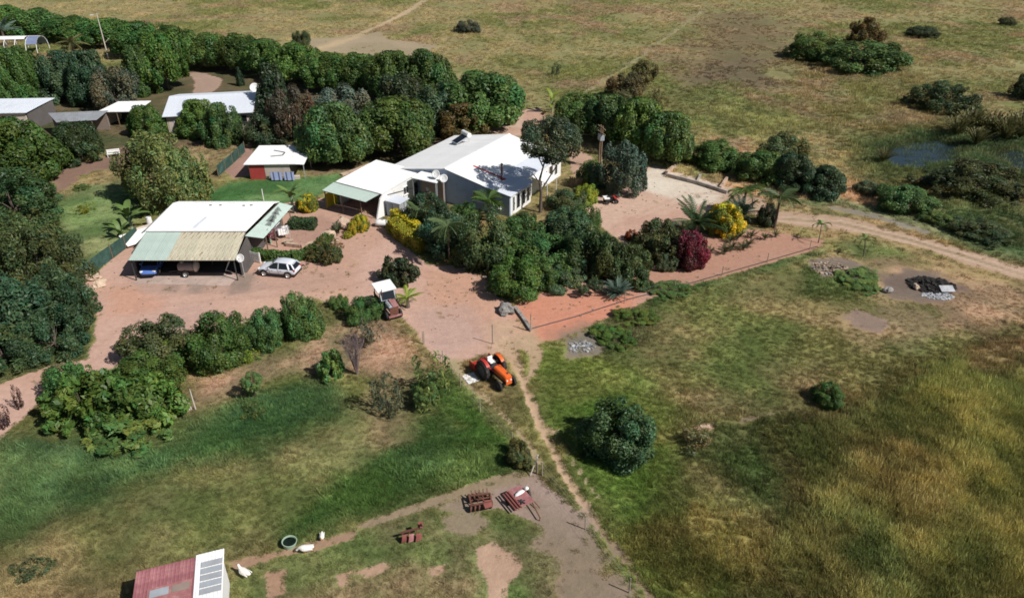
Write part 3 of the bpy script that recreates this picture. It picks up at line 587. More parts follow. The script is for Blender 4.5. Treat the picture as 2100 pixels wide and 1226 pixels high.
def dish(name, label, base, pole_h, face, r=0.5, group='satellite dishes'):
    o = thing(name, label, 'satellite dish', base, 0, group)
    MB().tube([(0, 0, 0), (0, 0, pole_h)], 0.04, 8).build('pole', M['galv'], o)
    f = Vector(face).normalized(); q = f.to_track_quat('Z', 'Y').to_matrix(); c = Vector((0, 0, pole_h)) + f * 0.12
    prof = [(r * i / 6, 0.25 * r * (i / 6) ** 2) for i in range(7)]
    rings = [[q @ Vector((a * math.cos(k * 6.28318 / 20) + 1e-4, a * math.sin(k * 6.28318 / 20), z)) + c for k in range(20)] for a, z in prof]
    rings += [[p - f * 0.025 for p in rg] for rg in rings[::-1]]
    MB().loft(rings, cap=False).build('reflector', M['white_plastic'], o, smooth=True)
    tip = c + f * r * 1.0 - Vector((0, 0, 0.1)); low = c - (q @ Vector((0, 1, 0))) * r * 0.9 if (q @ Vector((0, 1, 0))).z > 0 else c + (q @ Vector((0, 1, 0))) * r * 0.9
    a = MB().tube([low, tip], 0.018, 6).build('arm', M['galv'], o)
    MB().tube([tip, tip + f * -0.12], 0.05, 8).build('receiver', M['grey_plastic'], a)
    return o

# ---- open garage with white roof, green and rusty lean-to
g = thing('garage', 'open fronted garage with white roof and green and rusty lean-to', 'garage', (-32.4, 63.6, 0))
fl = MB().box((0, 7.5, 0.03), (11.2, 11.4, 0.08)).build('floor', M['dark_wall'], g)  # floor coloured dark so the shade under the lean-to goes black
wall(g, (-5.35, 1.6), (-5.6, 5.7), 0.08, 2.35, M['dark_wall'], 0.12, 2.7, name='side_panel'); wall(g, (5.35, 1.2), (5.1, 5.3), 0.08, 2.3, M['dark_wall'], 0.12, 2.7, name='side_panel')  # panels added at both sides to keep light out of the lean-to
zF, zM, zB = 2.3, 2.85, 3.35
roof(g, (-5.5, 5.6, zM), (4.8, 5.6, zM), (5.4, 0, zF), (-5.0, 0, zF), 14, M['green_roof'], M['dark_steel'], name='front_lean_to', alt=[M['green_roof']] * 5 + [M['rust_roof']] * 9)
roof(g, (-5.2, 11.9, zB), (6.0, 11.9, zB), (4.9, 5.3, zM + 0.14), (-5.5, 5.3, zM + 0.14), 13, M['white_roof'], name='main_roof')
roof(g, (6.0, 11.9, zB), (-5.2, 11.9, zB), (-5.0, 13.0, 3.1), (6.3, 13.0, 3.1), 13, M['white_roof'], name='rear_roof')
roof(g, (5.0, 4.6, 2.75), (6.3, 13.0, 2.95), (7.6, 13.2, 2.45), (6.7, 5.0, 2.3), 9, M['green_roof'], M['dark_steel'], name='side_lean_to')
roof(g, (-5.35, 12.5, 2.9), (-5.75, 6.4, 2.7), (-6.5, 6.3, 2.3), (-6.2, 12.4, 2.5), 7, M['zinc_roof'], M['dark_steel'], name='left_lean_to')
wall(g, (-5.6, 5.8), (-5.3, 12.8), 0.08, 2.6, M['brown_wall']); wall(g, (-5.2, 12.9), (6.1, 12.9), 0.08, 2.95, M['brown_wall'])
wall(g, (5.1, 5.4), (6.1, 12.8), 0.08, 2.7, M['dark_wall']); wall(g, (-5.4, 5.2), (5.0, 5.2), 0.08, 2.72, M['dark_wall'], 0.15, name='shade_partition')  # dividing wall set forward and dark to blacken the lean-to interior
for x in (-4.85, 5.2): MB().box((x, 0.18, 1.1), (0.09, 0.09, 2.2)).build('post', M['dark_steel'], g)
for x in (-1.8, 1.6): MB().box((x, 3.4, 1.25), (0.10, 0.10, 2.4)).build('post', M['wood'], g)
MB().beam((-5.0, 0.18, 2.2), (5.3, 0.18, 2.2), 0.06, 0.08).build('beam', M['dark_steel'], g)
for k in range(4): MB().box((6.85 + 0.18 * k, 5.3 + 2.4 * k, 1.15), (0.1, 0.1, 2.3)).build('post', M['wood'], g)
opening(g, (5.75, 9.2, 1.25), 0.95, 2.1, (1, -0.12, 0), M['wood'], 'door', 1, 0.13)
opening(g, (5.95, 11.2, 1.6), 1.2, 1.0, (1, -0.12, 0), M['white_plastic'], 'window', 2, 0.13)
for x, y in ((-0.8, 11.3), (0.3, 11.3), (2.9, 11.2), (3.7, 11.3)): MB().box((x, y, 3.38), (0.26, 0.14, 0.05)).build('roof_vent', M['dark_steel'], g)
MB().slab((-0.9, 6.0, 3.06), (-0.5, 6.0, 3.06), (-0.1, 8.4, 3.235), (-0.4, 8.4, 3.235), 0.02).build('clear_sheet', M['grey_roof'], g)
MB().tube([(1.6, 0.9, 2.42), (1.8, 1.4, 2.50)], 0.03, 6).build('roof_screw_plate', M['rust'], g)
# concrete apron slabs before the garage
for i, (x0, x1) in enumerate(((-4.6, -2.2), (-2.16, 0.2), (0.24, 2.6), (2.64, 5.0))):
    o = MB().prism([(-32.4 + x0 - 0.3, 63.1 - 0.12 * i), (-32.4 + x1 - 0.3, 63.0 - 0.1 * i), (-32.4 + x1, 65.2), (-32.4 + x0, 65.2)], -0.05, 0.016 + 0.003 * i).build('apron_slab', M['apron']); tag(o, kind='structure')

# ---- wing with green awning (the white roofed room beside the house)
w0 = Vector((-21.2, 83.0, 0)); g = thing('house_wing', 'white roofed room with green awning left of the main house', 'building', w0, H_ANG)
# local axes: x = away along the ridge, y = to the left; right is -y
WL, WW = 7.8, 7.0
roof(g, (WL, -WW, 3.15), (WL, 0, 3.35), (0, 0, 3.0), (0, -WW, 2.8), 8, M['white_roof'])
roof(g, (-0.05, -WW + 0.3, 2.72), (-0.05, 0.2, 2.9), (-1.9, 0.4, 2.45), (-1.9, -WW + 0.9, 2.3), 7, M['green_roof'], M['dark_steel'], name='awning')
wall(g, (0.2, -WW + 0.2), (WL - 0.1, -WW + 0.2), 0, 2.66, M['white_wall'], 0.22, 3.0); wall(g, (WL - 0.2, -WW + 0.4), (WL - 0.2, -0.2), 0, 3.1, M['white_wall'])
wall(g, (0.3, -0.2), (WL - 0.4, -0.2), 0, 2.85, M['white_wall']); wall(g, (3.2, -WW + 0.4), (3.2, -0.4), 0, 2.8, M['brown_wall'], name='inner_wall')
MB().slab((-0.25, -WW + 0.24, 2.25), (0.2, -WW + 0.2, 2.62), (0.2, -WW + 0.2, 0.0), (-1.1, -WW + 0.3, 0.0), 0.18).build('wing_wall', M['white_wall'], g)
MB().box((1.6, -3.6, 0.03), (5.2, 6.4, 0.1)).build('floor', M['paving'], g)
for y in (0.2, -2.4, -5.2): MB().box((-1.75, y, 1.2), (0.1, 0.1, 2.4)).build('post', M['wood'], g)
MB().box((-0.4, 0.55, 0.9), (1.8, 0.12, 1.7)).build('yellow_screen', M['yellow_paint'], g)
opening(g, (4.6, -WW + 0.09, 1.7), 1.0, 1.0, (0, -1, 0), M['white_plastic'], 'window', 2)
opening(g, (6.6, -WW + 0.09, 1.1), 0.9, 2.0, (0, -1, 0), M['old_wood'], 'door', 1)
opening(g, (3.09, -1.6, 1.2), 0.8, 2.0, (-1, 0, 0), M['grey_plastic'], 'door', 1)
o = MB().tube([(1.0, -WW - 0.03, 2.4), (4.0, -WW - 0.05, 1.9), (7.4, -WW - 0.05, 1.2)], 0.03, 6).build('drain_pipe', M['dark_steel'], g)

# ---- main house
h0 = P(912, 346, 4.4); h0.z = 0
g = thing('main_house', 'large white roofed farmhouse with shaded bluish gable and red trimmed chimney', 'house', h0, H_ANG)
HL = 15.6; R = lambda u, w, z: (u, -w, z)        # u along the ridge, w to the right
roof(g, R(HL, 0, 4.4), R(-0.1, 0, 4.4), R(-0.1, -9, 2.8), R(HL, -9, 2.8), 18, M['white_roof'], name='left_roof')
roof(g, R(-0.1, 0, 4.4), R(HL, 0, 4.4), R(HL, 5.3, 3.3), R(-0.1, 5.3, 3.3), 18, M['white_roof'], name='right_roof')
roof(g, R(-0.1, 5.25, 3.28), R(5.6, 5.25, 3.28), R(5.6, 9.2, 2.65), R(-0.1, 9.2, 2.65), 7, M['grey_roof'], name='porch_roof')  # blue grey of the tree's shadow put into the porch roof colour
roof(g, R(5.64, 5.25, 3.29), R(HL, 5.25, 3.29), R(HL, 8.2, 2.85), R(5.64, 8.2, 2.85), 11, M['grey_roof'], name='rear_porch_roof')  # this roof colour carries the tree's shadow too
MB().beam(R(-0.15, 0, 4.45), R(HL + 0.05, 0, 4.45), 0.3, 0.06).build('ridge_cap', M['white_roof'], g)
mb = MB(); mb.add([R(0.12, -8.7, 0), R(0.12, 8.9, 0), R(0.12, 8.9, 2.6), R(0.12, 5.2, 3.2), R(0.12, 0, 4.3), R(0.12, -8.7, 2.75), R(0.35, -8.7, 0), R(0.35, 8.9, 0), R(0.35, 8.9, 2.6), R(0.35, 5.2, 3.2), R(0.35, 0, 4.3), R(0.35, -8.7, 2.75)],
    [(0, 1, 2, 3, 4, 5), (11, 10, 9, 8, 7, 6)] + [(i, (i + 1) % 6, 6 + (i + 1) % 6, 6 + i) for i in range(6)]); mb.build('gable_wall', M['shade_blue_wall'], g)
Rw = lambda a, b, z0, z1, m, **k: wall(g, R(*a, 0)[:2], R(*b, 0)[:2], z0, z1, m, **k)
Rw((0.38, 8.8), (5.3, 8.8), 0, 2.6, M['white_wall'], name='front_wall'); Rw((5.4, 7.9), (HL - 0.2, 7.9), 0, 2.85, M['white_wall'], name='side_wall')
Rw((5.3, 8.68), (5.3, 5.4), 0, 2.6, M['brown_wall'], name='porch_wall'); Rw((HL - 0.2, 7.7), (HL - 0.2, -8.7), 0, 2.8, M['white_wall'], name='rear_wall'); Rw((0.4, -8.7), (HL - 0.3, -8.7), 0, 2.7, M['white_wall'], name='left_wall')
rn = (0, -1, 0)
for u, w_ in ((1.0, 0.5), (2.1, 0.9), (3.4, 0.9), (4.5, 0.8)): opening(g, R(u, 8.9, 1.35), w_, 1.9, rn, M['white_plastic'], 'door', 1)
for u, w_, hh in ((6.6, 0.9, 2.0), (9.6, 0.8, 1.3), (10.9, 0.7, 1.4), (12.4, 1.1, 2.0), (13.9, 0.8, 1.5)): opening(g, R(u, 8.0, 1.35), w_, hh, rn, M['white_plastic'], 'door' if hh == 2.0 else 'window', 1)
MB().slab(R(7.2, 8.05, 2.45), R(9.9, 8.05, 2.45), R(9.9, 10.2, 2.05), R(7.2, 10.2, 2.05), 0.05).build('door_canopy', M['white_roof'], g)
for u in (7.3, 9.8): MB().box(R(u, 10.1, 1.0), (0.08, 0.08, 2.0)).build('canopy_post', M['white_plastic'], g)
opening(g, R(0.10, 4.7, 1.75), 1.7, 1.2, (-1, 0, 0), M['white_plastic'], 'window', 3); opening(g, R(0.10, -1.1, 1.7), 1.9, 1.3, (-1, 0, 0), M['grey_plastic'], 'window', 2); opening(g, R(0.10, 7.4, 1.3), 0.6, 0.9, (-1, 0, 0), M['white_plastic'], 'window', 1)
rd = MB(); rd.slab(R(3.25, 1.9, 4.06), R(3.55, 1.9, 4.06), R(3.55, 6.0, 3.26), R(3.25, 6.0, 3.26), 0.03); rd.build('red_flashing', M['red_paint'], g)
ch = MB().tube([R(3.1, 6.1, 3.1), R(3.1, 6.1, 5.0)], 0.11, 10).build('chimney_pipe', M['rust'], g); MB().lathe([(0.02, 0), (0.2, 0.0), (0.03, 0.16)], 10, Matrix.Translation(Vector(R(3.1, 6.1, 5.05)))).build('cowl', M['rust'], ch)
MB().box(R(3.2, 6.15, 3.17), (0.7, 0.6, 0.08)).build('chimney_flashing', M['red_paint'], g)
# solar water heater: white tank over a dark collector, on legs
sg = thing('solar_water_heater', 'solar water heater with white tank on the house roof', 'solar heater', P(950, 294, 3.4), H_ANG - 0.5)
MB().tube([(0.5, -0.9, 1.25), (0.5, 0.9, 1.25)], 0.32, 14).build('tank', M['white_plastic'], sg, smooth=False)
pn = MB().slab((-1.4, 0.75, 0.35), (-1.4, -0.75, 0.35), (0.35, -0.75, 1.1), (0.35, 0.75, 1.1), 0.08).build('collector', M['galv'], sg)
MB().slab((-1.33, 0.69, 0.385), (-1.33, -0.69, 0.385), (0.28, -0.69, 1.075), (0.28, 0.69, 1.075), 0.01).build('pane', M['glass'], pn)
for y in (-0.7, 0.7):
    MB().beam((-1.3, y, -0.4), (-1.3, y, 0.3), 0.05, 0.05).build('leg', M['galv'], sg); MB().beam((0.6, y, -0.2), (0.5, y, 0.95), 0.05, 0.05).build('leg', M['galv'], sg); MB().beam((-1.3, y, 0.3), (0.5, y, 0.95), 0.04, 0.04).build('rail', M['galv'], sg)
# link between wing and house
lk = thing('link_porch', 'small white flat roof between wing and shaded gable', 'porch', P(885, 361, 3.4).xy.to_3d(), H_ANG)
roof(lk, R(0.9, -1.9, 3.5), R(0.9, 1.5, 3.5), R(-1.5, 1.7, 3.3), R(-1.5, -2.0, 3.3), 4, M['white_roof'])
for u, w_ in ((-1.35, -1.8), (-1.35, 1.5)): MB().box(R(u, w_, 1.62), (0.09, 0.09, 3.24)).build('post', M['galv'], lk)
wall(lk, R(0.4, -1.9, 0)[:2], R(0.4, 1.4, 0)[:2], 0, 3.2, M['brown_wall'])  # brown tone partly holds the shade below the link roof
opening(lk, R(0.29, -0.9, 1.4), 0.7, 0.6, (-1, 0, 0), M['old_wood'], 'window', 1)
dd = P(895, 356, 3.95); dish('satellite_dish', 'left of the two white satellite dishes before the shaded gable', (dd.x, dd.y - 0.2, 0), 3.9, (-0.25, -0.8, 0.55), 0.5)
dd = P(911, 363, 3.7); dish('satellite_dish', 'right of the two white satellite dishes before the shaded gable', (dd.x, dd.y - 0.5, 0), 3.65, (-0.15, -0.8, 0.55), 0.5)
dd = P(488, 558); dish('satellite_dish', 'white satellite dish on a dark pole at the garage corner', (-26.7, 64.4, 0), 2.15, (-0.1, -0.85, 0.45), 0.42)
# grey cabinet shed by the wing, white trough on the yard
tb = P(806, 446); g = thing('tool_cabinet', 'grey metal cabinet shed against the white wing wall', 'cabinet', tb, H_ANG)
MB().box((0.9, -0.1, 0.95), (1.7, 1.9, 1.9)).build('body', M['galv'], g, bevel=0.02); MB().slab((-0.05, 1.0, 1.95), (-0.05, -1.2, 1.92), (1.85, -1.2, 2.0), (1.85, 1.0, 2.05), 0.05).build('lid', M['grey_roof'], g)
MB().box((0.03, 0.4, 0.9), (0.04, 0.85, 1.6)).build('door', M['grey_plastic'], g); MB().box((0.9, -1.07, 0.95), (0.05, 0.05, 1.85)).build('seam', M['dark_steel'], g)
tb = P(786, 464); g = thing('white_water_tank', 'low white rounded tank lying on the yard beside yellow hedge', 'tank', tb, -0.12)
rings = []
for i, xx in enumerate((-0.85, -0.78, -0.4, 0.4, 0.78, 0.85)):
    k = (0.7, 0.95, 1, 1, 0.95, 0.7)[i]; rings.append([Vector((xx, 0.5 * k * math.cos(a), 0.42 + 0.38 * k * math.sin(a))) for a in [j * 6.28318 / 14 for j in range(14)]])
MB().loft(rings).build('shell', M['white_plastic'], g, smooth=True); MB().box((-0.5, 0, 0.06), (0.12, 0.8, 0.12)).build('foot', M['dark_steel'], g); MB().box((0.5, 0, 0.06), (0.12, 0.8, 0.12)).build('foot', M['dark_steel'], g)
MB().tube([(0, 0, 0.78), (0, 0, 0.86)], 0.12, 12).build('cap', M['grey_plastic'], g)

# ---- red and beige shed
g = thing('garden_shed', 'small shed with white roof, red panel and beige wall on lawn', 'shed', P(513, 368), 0.04)
roof(g, (0.2, 5.6, 2.75), (6.0, 5.6, 2.75), (6.4, -0.35, 2.15), (-0.45, -0.35, 2.15), 8, M['white_roof'])
wall(g, (0.15, 0.0), (2.1, 0.0), 0, 2.05, M['red_paint'], 0.14, name='red_panel'); wall(g, (2.14, 0.02), (5.4, 0.02), 0, 2.08, M['beige_wall'], 0.18)
wall(g, (0.1, 0.2), (0.3, 5.4), 0, 2.1, M['beige_wall'], z1b=2.6); wall(g, (5.4, 0.2), (5.4, 5.3), 0, 2.1, M['dark_wall'], z1b=2.6); wall(g, (0.4, 5.4), (5.6, 5.4), 0, 2.6, M['beige_wall'])
roof(g, (5.5, 4.6, 2.5), (7.4, 4.4, 2.35), (7.2, 0.0, 1.95), (5.6, -0.1, 2.1), 2, M['white_roof'], name='side_roof')
for p in ((7.2, 0.1), (7.2, 4.2)): MB().box((*p, 0.95), (0.09, 0.09, 1.9)).build('post', M['galv'], g)
for a, b in (((2.6, 3.9, 2.62), (4.2, 3.2, 2.55)), ((4.2, 3.2, 2.55), (4.1, 2.3, 2.46)), ((4.1, 2.3, 2.46), (2.6, 2.0, 2.43))): MB().beam(a, b, 0.14, 0.08).build('roof_rail', M['dark_steel'], g)
MB().prism([(5.5, -0.25), (6.6, -0.2), (6.5, 0.35), (5.55, 0.3)], 0, 0.4).build('plinth', M['beige_wall'], g)
for i, (px, wd_) in enumerate(((568, 1.4), (594, 1.3))):
    t = thing('blue_sheet', ['left', 'right'][i] + ' of two blue grey sheets hanging before the beige shed wall', 'sheet', P(px, 370), 0.05, 'sheets drying by the shed')
    q = MB(); nn = 7
    for r_ in range(2):
        for k in range(nn): q.v.append((-wd_ / 2 + wd_ * k / (nn - 1) + (0.12 if r_ else 0), 0.08 * math.sin(k * 2.1) - (0.35 * r_), 1.15 - 1.0 * r_))
    q.f = [(k, k + 1, nn + k + 1, nn + k) for k in range(nn - 1)]; o = q.build('cloth', M['blue_sheet'], t); md = o.modifiers.new('s', 'SOLIDIFY'); md.thickness = 0.02
    MB().beam((-wd_ / 2 - 0.1, 0.04, 1.17), (wd_ / 2 + 0.1, 0.04, 1.17), 0.03, 0.03).build('rail', M['galv'], t)
    for s in (-1, 1): MB().box((s * wd_ / 2, 0.04, 0.58), (0.04, 0.04, 1.16)).build('stand', M['galv'], t)

# ---- outbuildings upper left
g = thing('long_outbuilding', 'long outbuilding with pale grey metal roof and beige walls', 'building', P(339, 240, 2.8).xy.to_3d(), 0.19)
L_, D_ = 12.6, 6.9
roof(g, (-0.5, D_, 4.2), (L_ + 0.4, D_, 4.2), (L_ + 0.3, 0, 2.8), (-0.5, 0, 2.8), 15, M['grey_roof']); roof(g, (L_ + 0.4, D_, 4.2), (-0.5, D_, 4.2), (-0.5, D_ * 2, 2.8), (L_ + 0.3, D_ * 2, 2.8), 15, M['grey_roof'], name='rear_roof')
wall(g, (0, 0.7), (L_, 0.7), 0, 2.85, M['beige_wall']); wall(g, (0, 13.2), (L_, 13.2), 0, 2.85, M['beige_wall']); 
for x in (0.0, L_):
    q = MB(); q.add([(x - 0.1, 0.6, 0), (x - 0.1, 13.3, 0), (x - 0.1, 13.3, 2.8), (x - 0.1, D_, 4.1), (x - 0.1, 0.6, 2.8), (x + 0.1, 0.6, 0), (x + 0.1, 13.3, 0), (x + 0.1, 13.3, 2.8), (x + 0.1, D_, 4.1), (x + 0.1, 0.6, 2.8)], [(0, 1, 2, 3, 4), (9, 8, 7, 6, 5)] + [(i, (i + 1) % 5, 5 + (i + 1) % 5, 5 + i) for i in range(5)]); q.build('gable_wall', M['beige_wall'], g)
for x in (1.6, 4.2, 8.0): opening(g, (x, 0.58, 1.6), 1.3, 1.1, (0, -1, 0), M['white_plastic'], 'window', 2)
opening(g, (10.9, 0.58, 1.75), 1.7, 1.0, (0, -1, 0), M['dark_steel'], 'window', 1); opening(g, (6.1, 0.58, 1.05), 0.9, 2.1, (0, -1, 0), M['wood'], 'door', 1)
dd = P(525, 197, 3.0); dish('satellite_dish', 'white satellite dish at the end of the long outbuilding ridge', (dd.x, dd.y, 0.0), 4.3, (0.1, -0.85, 0.5), 0.75)
g = thing('open_store', 'low store with white sagging roof and open dark front', 'building', P(207, 262), 0.05)
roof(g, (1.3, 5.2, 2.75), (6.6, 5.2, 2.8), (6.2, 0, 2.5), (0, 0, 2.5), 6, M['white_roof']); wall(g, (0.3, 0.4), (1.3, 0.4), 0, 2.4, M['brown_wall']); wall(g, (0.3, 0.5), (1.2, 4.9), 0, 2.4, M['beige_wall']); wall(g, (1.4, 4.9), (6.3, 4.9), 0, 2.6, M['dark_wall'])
for x in (3.0, 6.0): MB().box((x, 0.15, 1.25), (0.1, 0.1, 2.5)).build('post', M['wood'], g)
g = thing('lean_to_shed', 'dark grey metal lean-to roof between two outbuildings', 'shed', P(125, 282), 0.16)
roof(g, (-2.4, 3.8, 2.8), (6.6, 3.4, 2.9), (5.3, 0, 2.4), (0.1, -0.2, 2.4), 8, M['zinc_roof']); wall(g, (-1.9, 3.6), (6.2, 3.2), 0, 2.7, M['brown_wall'])
for x in (0.3, 2.6, 5.0): MB().box((x, 0.1, 1.2), (0.1, 0.1, 2.4)).build('post', M['wood'], g)
g = thing('white_store', 'white metal roofed store at the left edge behind mango tree', 'building', P(64, 268), 0.03)
roof(g, (-8.2, 6.2, 3.4), (1.6, 6.2, 3.5), (0, 0, 2.8), (-8.2, -0.3, 2.8), 10, M['grey_roof']); wall(g, (-8, 0.4), (-0.3, 0.4), 0, 2.75, M['beige_wall']); wall(g, (-0.2, 0.5), (1.2, 5.9), 0, 2.75, M['dark_wall'], z1b=3.3); wall(g, (-8, 5.9), (1.1, 5.9), 0, 3.3, M['beige_wall'])
opening(g, (-3.2, 0.28, 1.6), 1.4, 1.1, (0, -1, 0), M['white_plastic'], 'window', 2)
# ---- hoop tunnel upper left
g = thing('hoop_tunnel', 'torn white hoop tunnel frame at the upper left edge', 'greenhouse', P(35, 112), 0.1)
for k in range(6):
    MB().tube([(-7 + 2.3 * k, 0.0, 0)] + [(-7 + 2.3 * k, 3 - 3 * math.cos(a), 3.3 * math.sin(a) ** 0.7) for a in np.linspace(0.15, 2.99, 9)] + [(-7 + 2.3 * k, 6, 0)], 0.07, 6).build('hoop', M['white_plastic'], g)
MB().beam((-7.1, 3, 3.4), (4.6, 3, 3.4), 0.08, 0.08).build('ridge_tube', M['white_plastic'], g)
q = MB(); A_ = np.linspace(0.5, 2.9, 9)
q.loft([[Vector((x, 3 - 3.06 * math.cos(a), 3.36 * math.sin(a) ** 0.7)) for a in A_] for x in (2.3, 3.0, 3.8, 4.6)], cap=False); q.f = [f for f in q.f if abs((f[0] % 9) - (f[1] % 9)) < 3]
o = q.build('cover', M['blue_sheet'], g); o.modifiers.new('s', 'SOLIDIFY').thickness = 0.02
q = MB(); q.loft([[Vector((x, 3 - 3.06 * math.cos(a), 3.36 * math.sin(a) ** 0.7)) for a in np.linspace(1.0, 2.2, 9)] for x in (-7, -4, -1, 1.8)], cap=False); q.f = [f for f in q.f if abs((f[0] % 9) - (f[1] % 9)) < 3]
o = q.build('cover', M['cloth_white'], g); o.modifiers.new('s', 'SOLIDIFY').thickness = 0.02
# ---- hut at the lower edge
g = thing('red_and_white_hut', 'hut with faded red and white metal roof at the lower edge', 'hut', P(280, 1172, 2.1).xy.to_3d(), 0.28)
roof(g, (0, 0, 2.1), (3.05, 0, 2.25), (3.05, -3.2, 1.95), (0, -3.2, 1.8), 4, M['red_roof'], name='red_roof')
roof(g, (3.08, 0.06, 2.34), (4.55, 0.06, 2.40), (4.55, -3.2, 2.10), (3.08, -3.2, 2.04), 2, M['white_roof'], name='white_roof')
wall(g, (0.15, -0.25), (4.4, -0.25), 0, 1.95, M['beige_wall'], 0.12); wall(g, (4.38, -0.35), (4.38, -3.0), 0, 2.0, M['white_wall'], 0.12, z1b=1.9); wall(g, (0.15, -0.35), (0.15, -3.0), 0, 1.85, M['beige_wall'], 0.12, z1b=1.7); wall(g, (0.25, -2.9), (4.3, -2.9), 0, 1.75, M['beige_wall'], 0.12)
MB().slab((0.7, -1.35, 2.08), (2.95, -1.35, 2.19), (2.95, -2.4, 2.09), (0.7, -2.4, 1.98), 0.03).build('skylight_frame', M['faded_red'], g)
for i in range(2): MB().slab((0.85 + 1.1 * i, -1.5, 2.10 + 0.05 * i), (1.8 + 1.05 * i, -1.5, 2.145 + 0.05 * i), (1.8 + 1.05 * i, -1.95, 2.10 + 0.05 * i), (0.85 + 1.1 * i, -1.95, 2.055 + 0.05 * i), 0.02).build('skylight', M['brown_wall' if i else 'grey_plastic'], g)
for i in range(5): MB().slab((3.4, -0.55 - 0.42 * i, 2.37 - 0.042 * i), (4.5, -0.55 - 0.42 * i, 2.415 - 0.042 * i), (4.5, -0.9 - 0.42 * i, 2.38 - 0.042 * i), (3.4, -0.9 - 0.42 * i, 2.335 - 0.042 * i), 0.015).build('clear_panel', M['grey_plastic' if i % 2 else 'galv'], g)

# ================================================================== PLANTS
def leaf_quads(Pn, Nn, size, r, elong=1.6, droop=0.0, zs=1.0):
    """leaf-shaped quads at points Pn facing along Nn"""
    n = len(Pn); T = r.normal(size=(n, 3)); T -= (T * Nn).sum(1, keepdims=True) * Nn; T /= np.linalg.norm(T, axis=1, keepdims=True) + 1e-9
    T[:, 2] -= droop; B = np.cross(Nn, T); s = (size * (0.55 + 0.9 * r.random((n, 1))))
    Z = np.array([1, 1, zs])
    V = np.stack([Pn - T * s * elong / 2, Pn + B * s / 2 + Nn * s * 0.12, Pn + T * s * elong / 2, Pn - B * s / 2 + Nn * s * 0.12], 1); V = (Pn[:, None] + (V - Pn[:, None]) * Z).reshape(-1, 3)
    return V, np.arange(4 * n).reshape(n, 4)
def tint(n, r, v=0.35, hue=0.12):
    b = (1 - v) + 2 * v * r.random((n, 1)); h = r.normal(0, hue, (n, 1))
    c = np.concatenate([b * (1 + h), b, b * (1 - h * 0.6), np.ones((n, 1))], 1); return np.repeat(np.clip(c, 0, 3), 4, 0)
def envelope(q, kind):
    q = np.clip(q, 0, 1)
    if kind == 'dome': return np.sqrt(np.maximum(0.03, 1 - q ** 2.3)) * (0.84 + 0.16 * np.minimum(1, q * 5))
    if kind == 'ball': return np.sqrt(np.maximum(0.12, 1 - ((q - 0.42) / 0.60) ** 2))
    if kind == 'cone': return np.maximum(0.12, (1 - q) ** 0.65) * (0.8 + 0.2 * np.minimum(1, q * 4))
    return np.sqrt(np.maximum(0.08, 1 - ((q - 0.5) / 0.53) ** 2))
def crown(name, seed, n, lobes, lr, leaf, base=0.05, jit=0.75, inner=0.22, elong=1.8, env='dome', ragged=0.14, droop=0.0, gap=0.12, flat=0.8, hz=1.0):
    """a crown in unit space (radius 1, height 0..1): many leafy clumps set over an uneven envelope, leaves on each clump"""
    r = np.random.default_rng(seed); q = 1 - r.random(lobes) ** 0.85 if env != 'cone' else r.random(lobes) ** 1.3
    a = np.arange(lobes) * 2.39996 + r.random(lobes) * 1.2; ph = r.random(4) * 6.283
    mod = 1 + ragged * np.sin(2 * a + ph[0] + 2 * q) + ragged * 0.8 * np.sin(3 * a + ph[1] - 4 * q) + r.normal(0, ragged * 0.6, lobes)
    rad = envelope(q, env) * mod * (1 - lr * 0.55); L_ = lr * (0.55 + 0.95 * r.random(lobes) ** 1.3)
    cs = np.stack([rad * np.cos(a), rad * np.sin(a), base + (1 - base) * q * (1 - lr * 0.4) + r.normal(0, 0.02, lobes), L_], 1)
    keep = r.random(lobes) > gap; cs = cs[keep]; w = cs[:, 3] ** 2; m = int(n * 1.15); k = r.choice(len(cs), m, p=w / w.sum())
    d = r.normal(size=(m, 3)); out = cs[k, :3] - np.array([0, 0, 0.35]); out /= np.linalg.norm(out, axis=1, keepdims=True) + 1e-6
    d = d / np.linalg.norm(d, axis=1, keepdims=True) + out * 0.75; d /= np.linalg.norm(d, axis=1, keepdims=True)
    rr = np.where(r.random(m) < 0.3, 0.4 + 0.5 * r.random(m), 0.85 + 0.28 * r.random(m))[:, None]
    Pn = cs[k, :3] + d * rr * cs[k, 3:4] * np.array([1, 1, flat * hz])
    fill = r.random(m) < inner; Pn[fill, :2] *= 0.55 + 0.4 * r.random((fill.sum(), 1)); Pn[fill, 2] *= 0.6 + 0.38 * r.random(fill.sum())
    Pn[:, 2] = np.clip(Pn[:, 2], max(0.01, base * 0.7), 1.05)
    Pn, d = Pn[:n], d[:n]
    Nn = d + np.array([0, 0, 0.35]) + r.normal(0, jit * 0.6, d.shape); Nn /= np.linalg.norm(Nn, axis=1, keepdims=True)
    V, F = leaf_quads(Pn, Nn, leaf, r, elong, droop, 0.62)
    t = tint(len(Pn), r); cl = (0.68 + 0.58 * r.random(len(cs)))[k[:n]]; hu = r.normal(0, 0.13, len(cs))[k[:n]]; t[:, :3] *= np.repeat(np.stack([cl * (1 + hu), cl, cl * (1 - 0.5 * hu)], 1), 4, 0)
    return np_mesh(name, V, F, M['leaf'], {'lv': t}), cs[np.argsort(-cs[:, 3])] * np.array([0.7, 0.7, 0.8, 1])
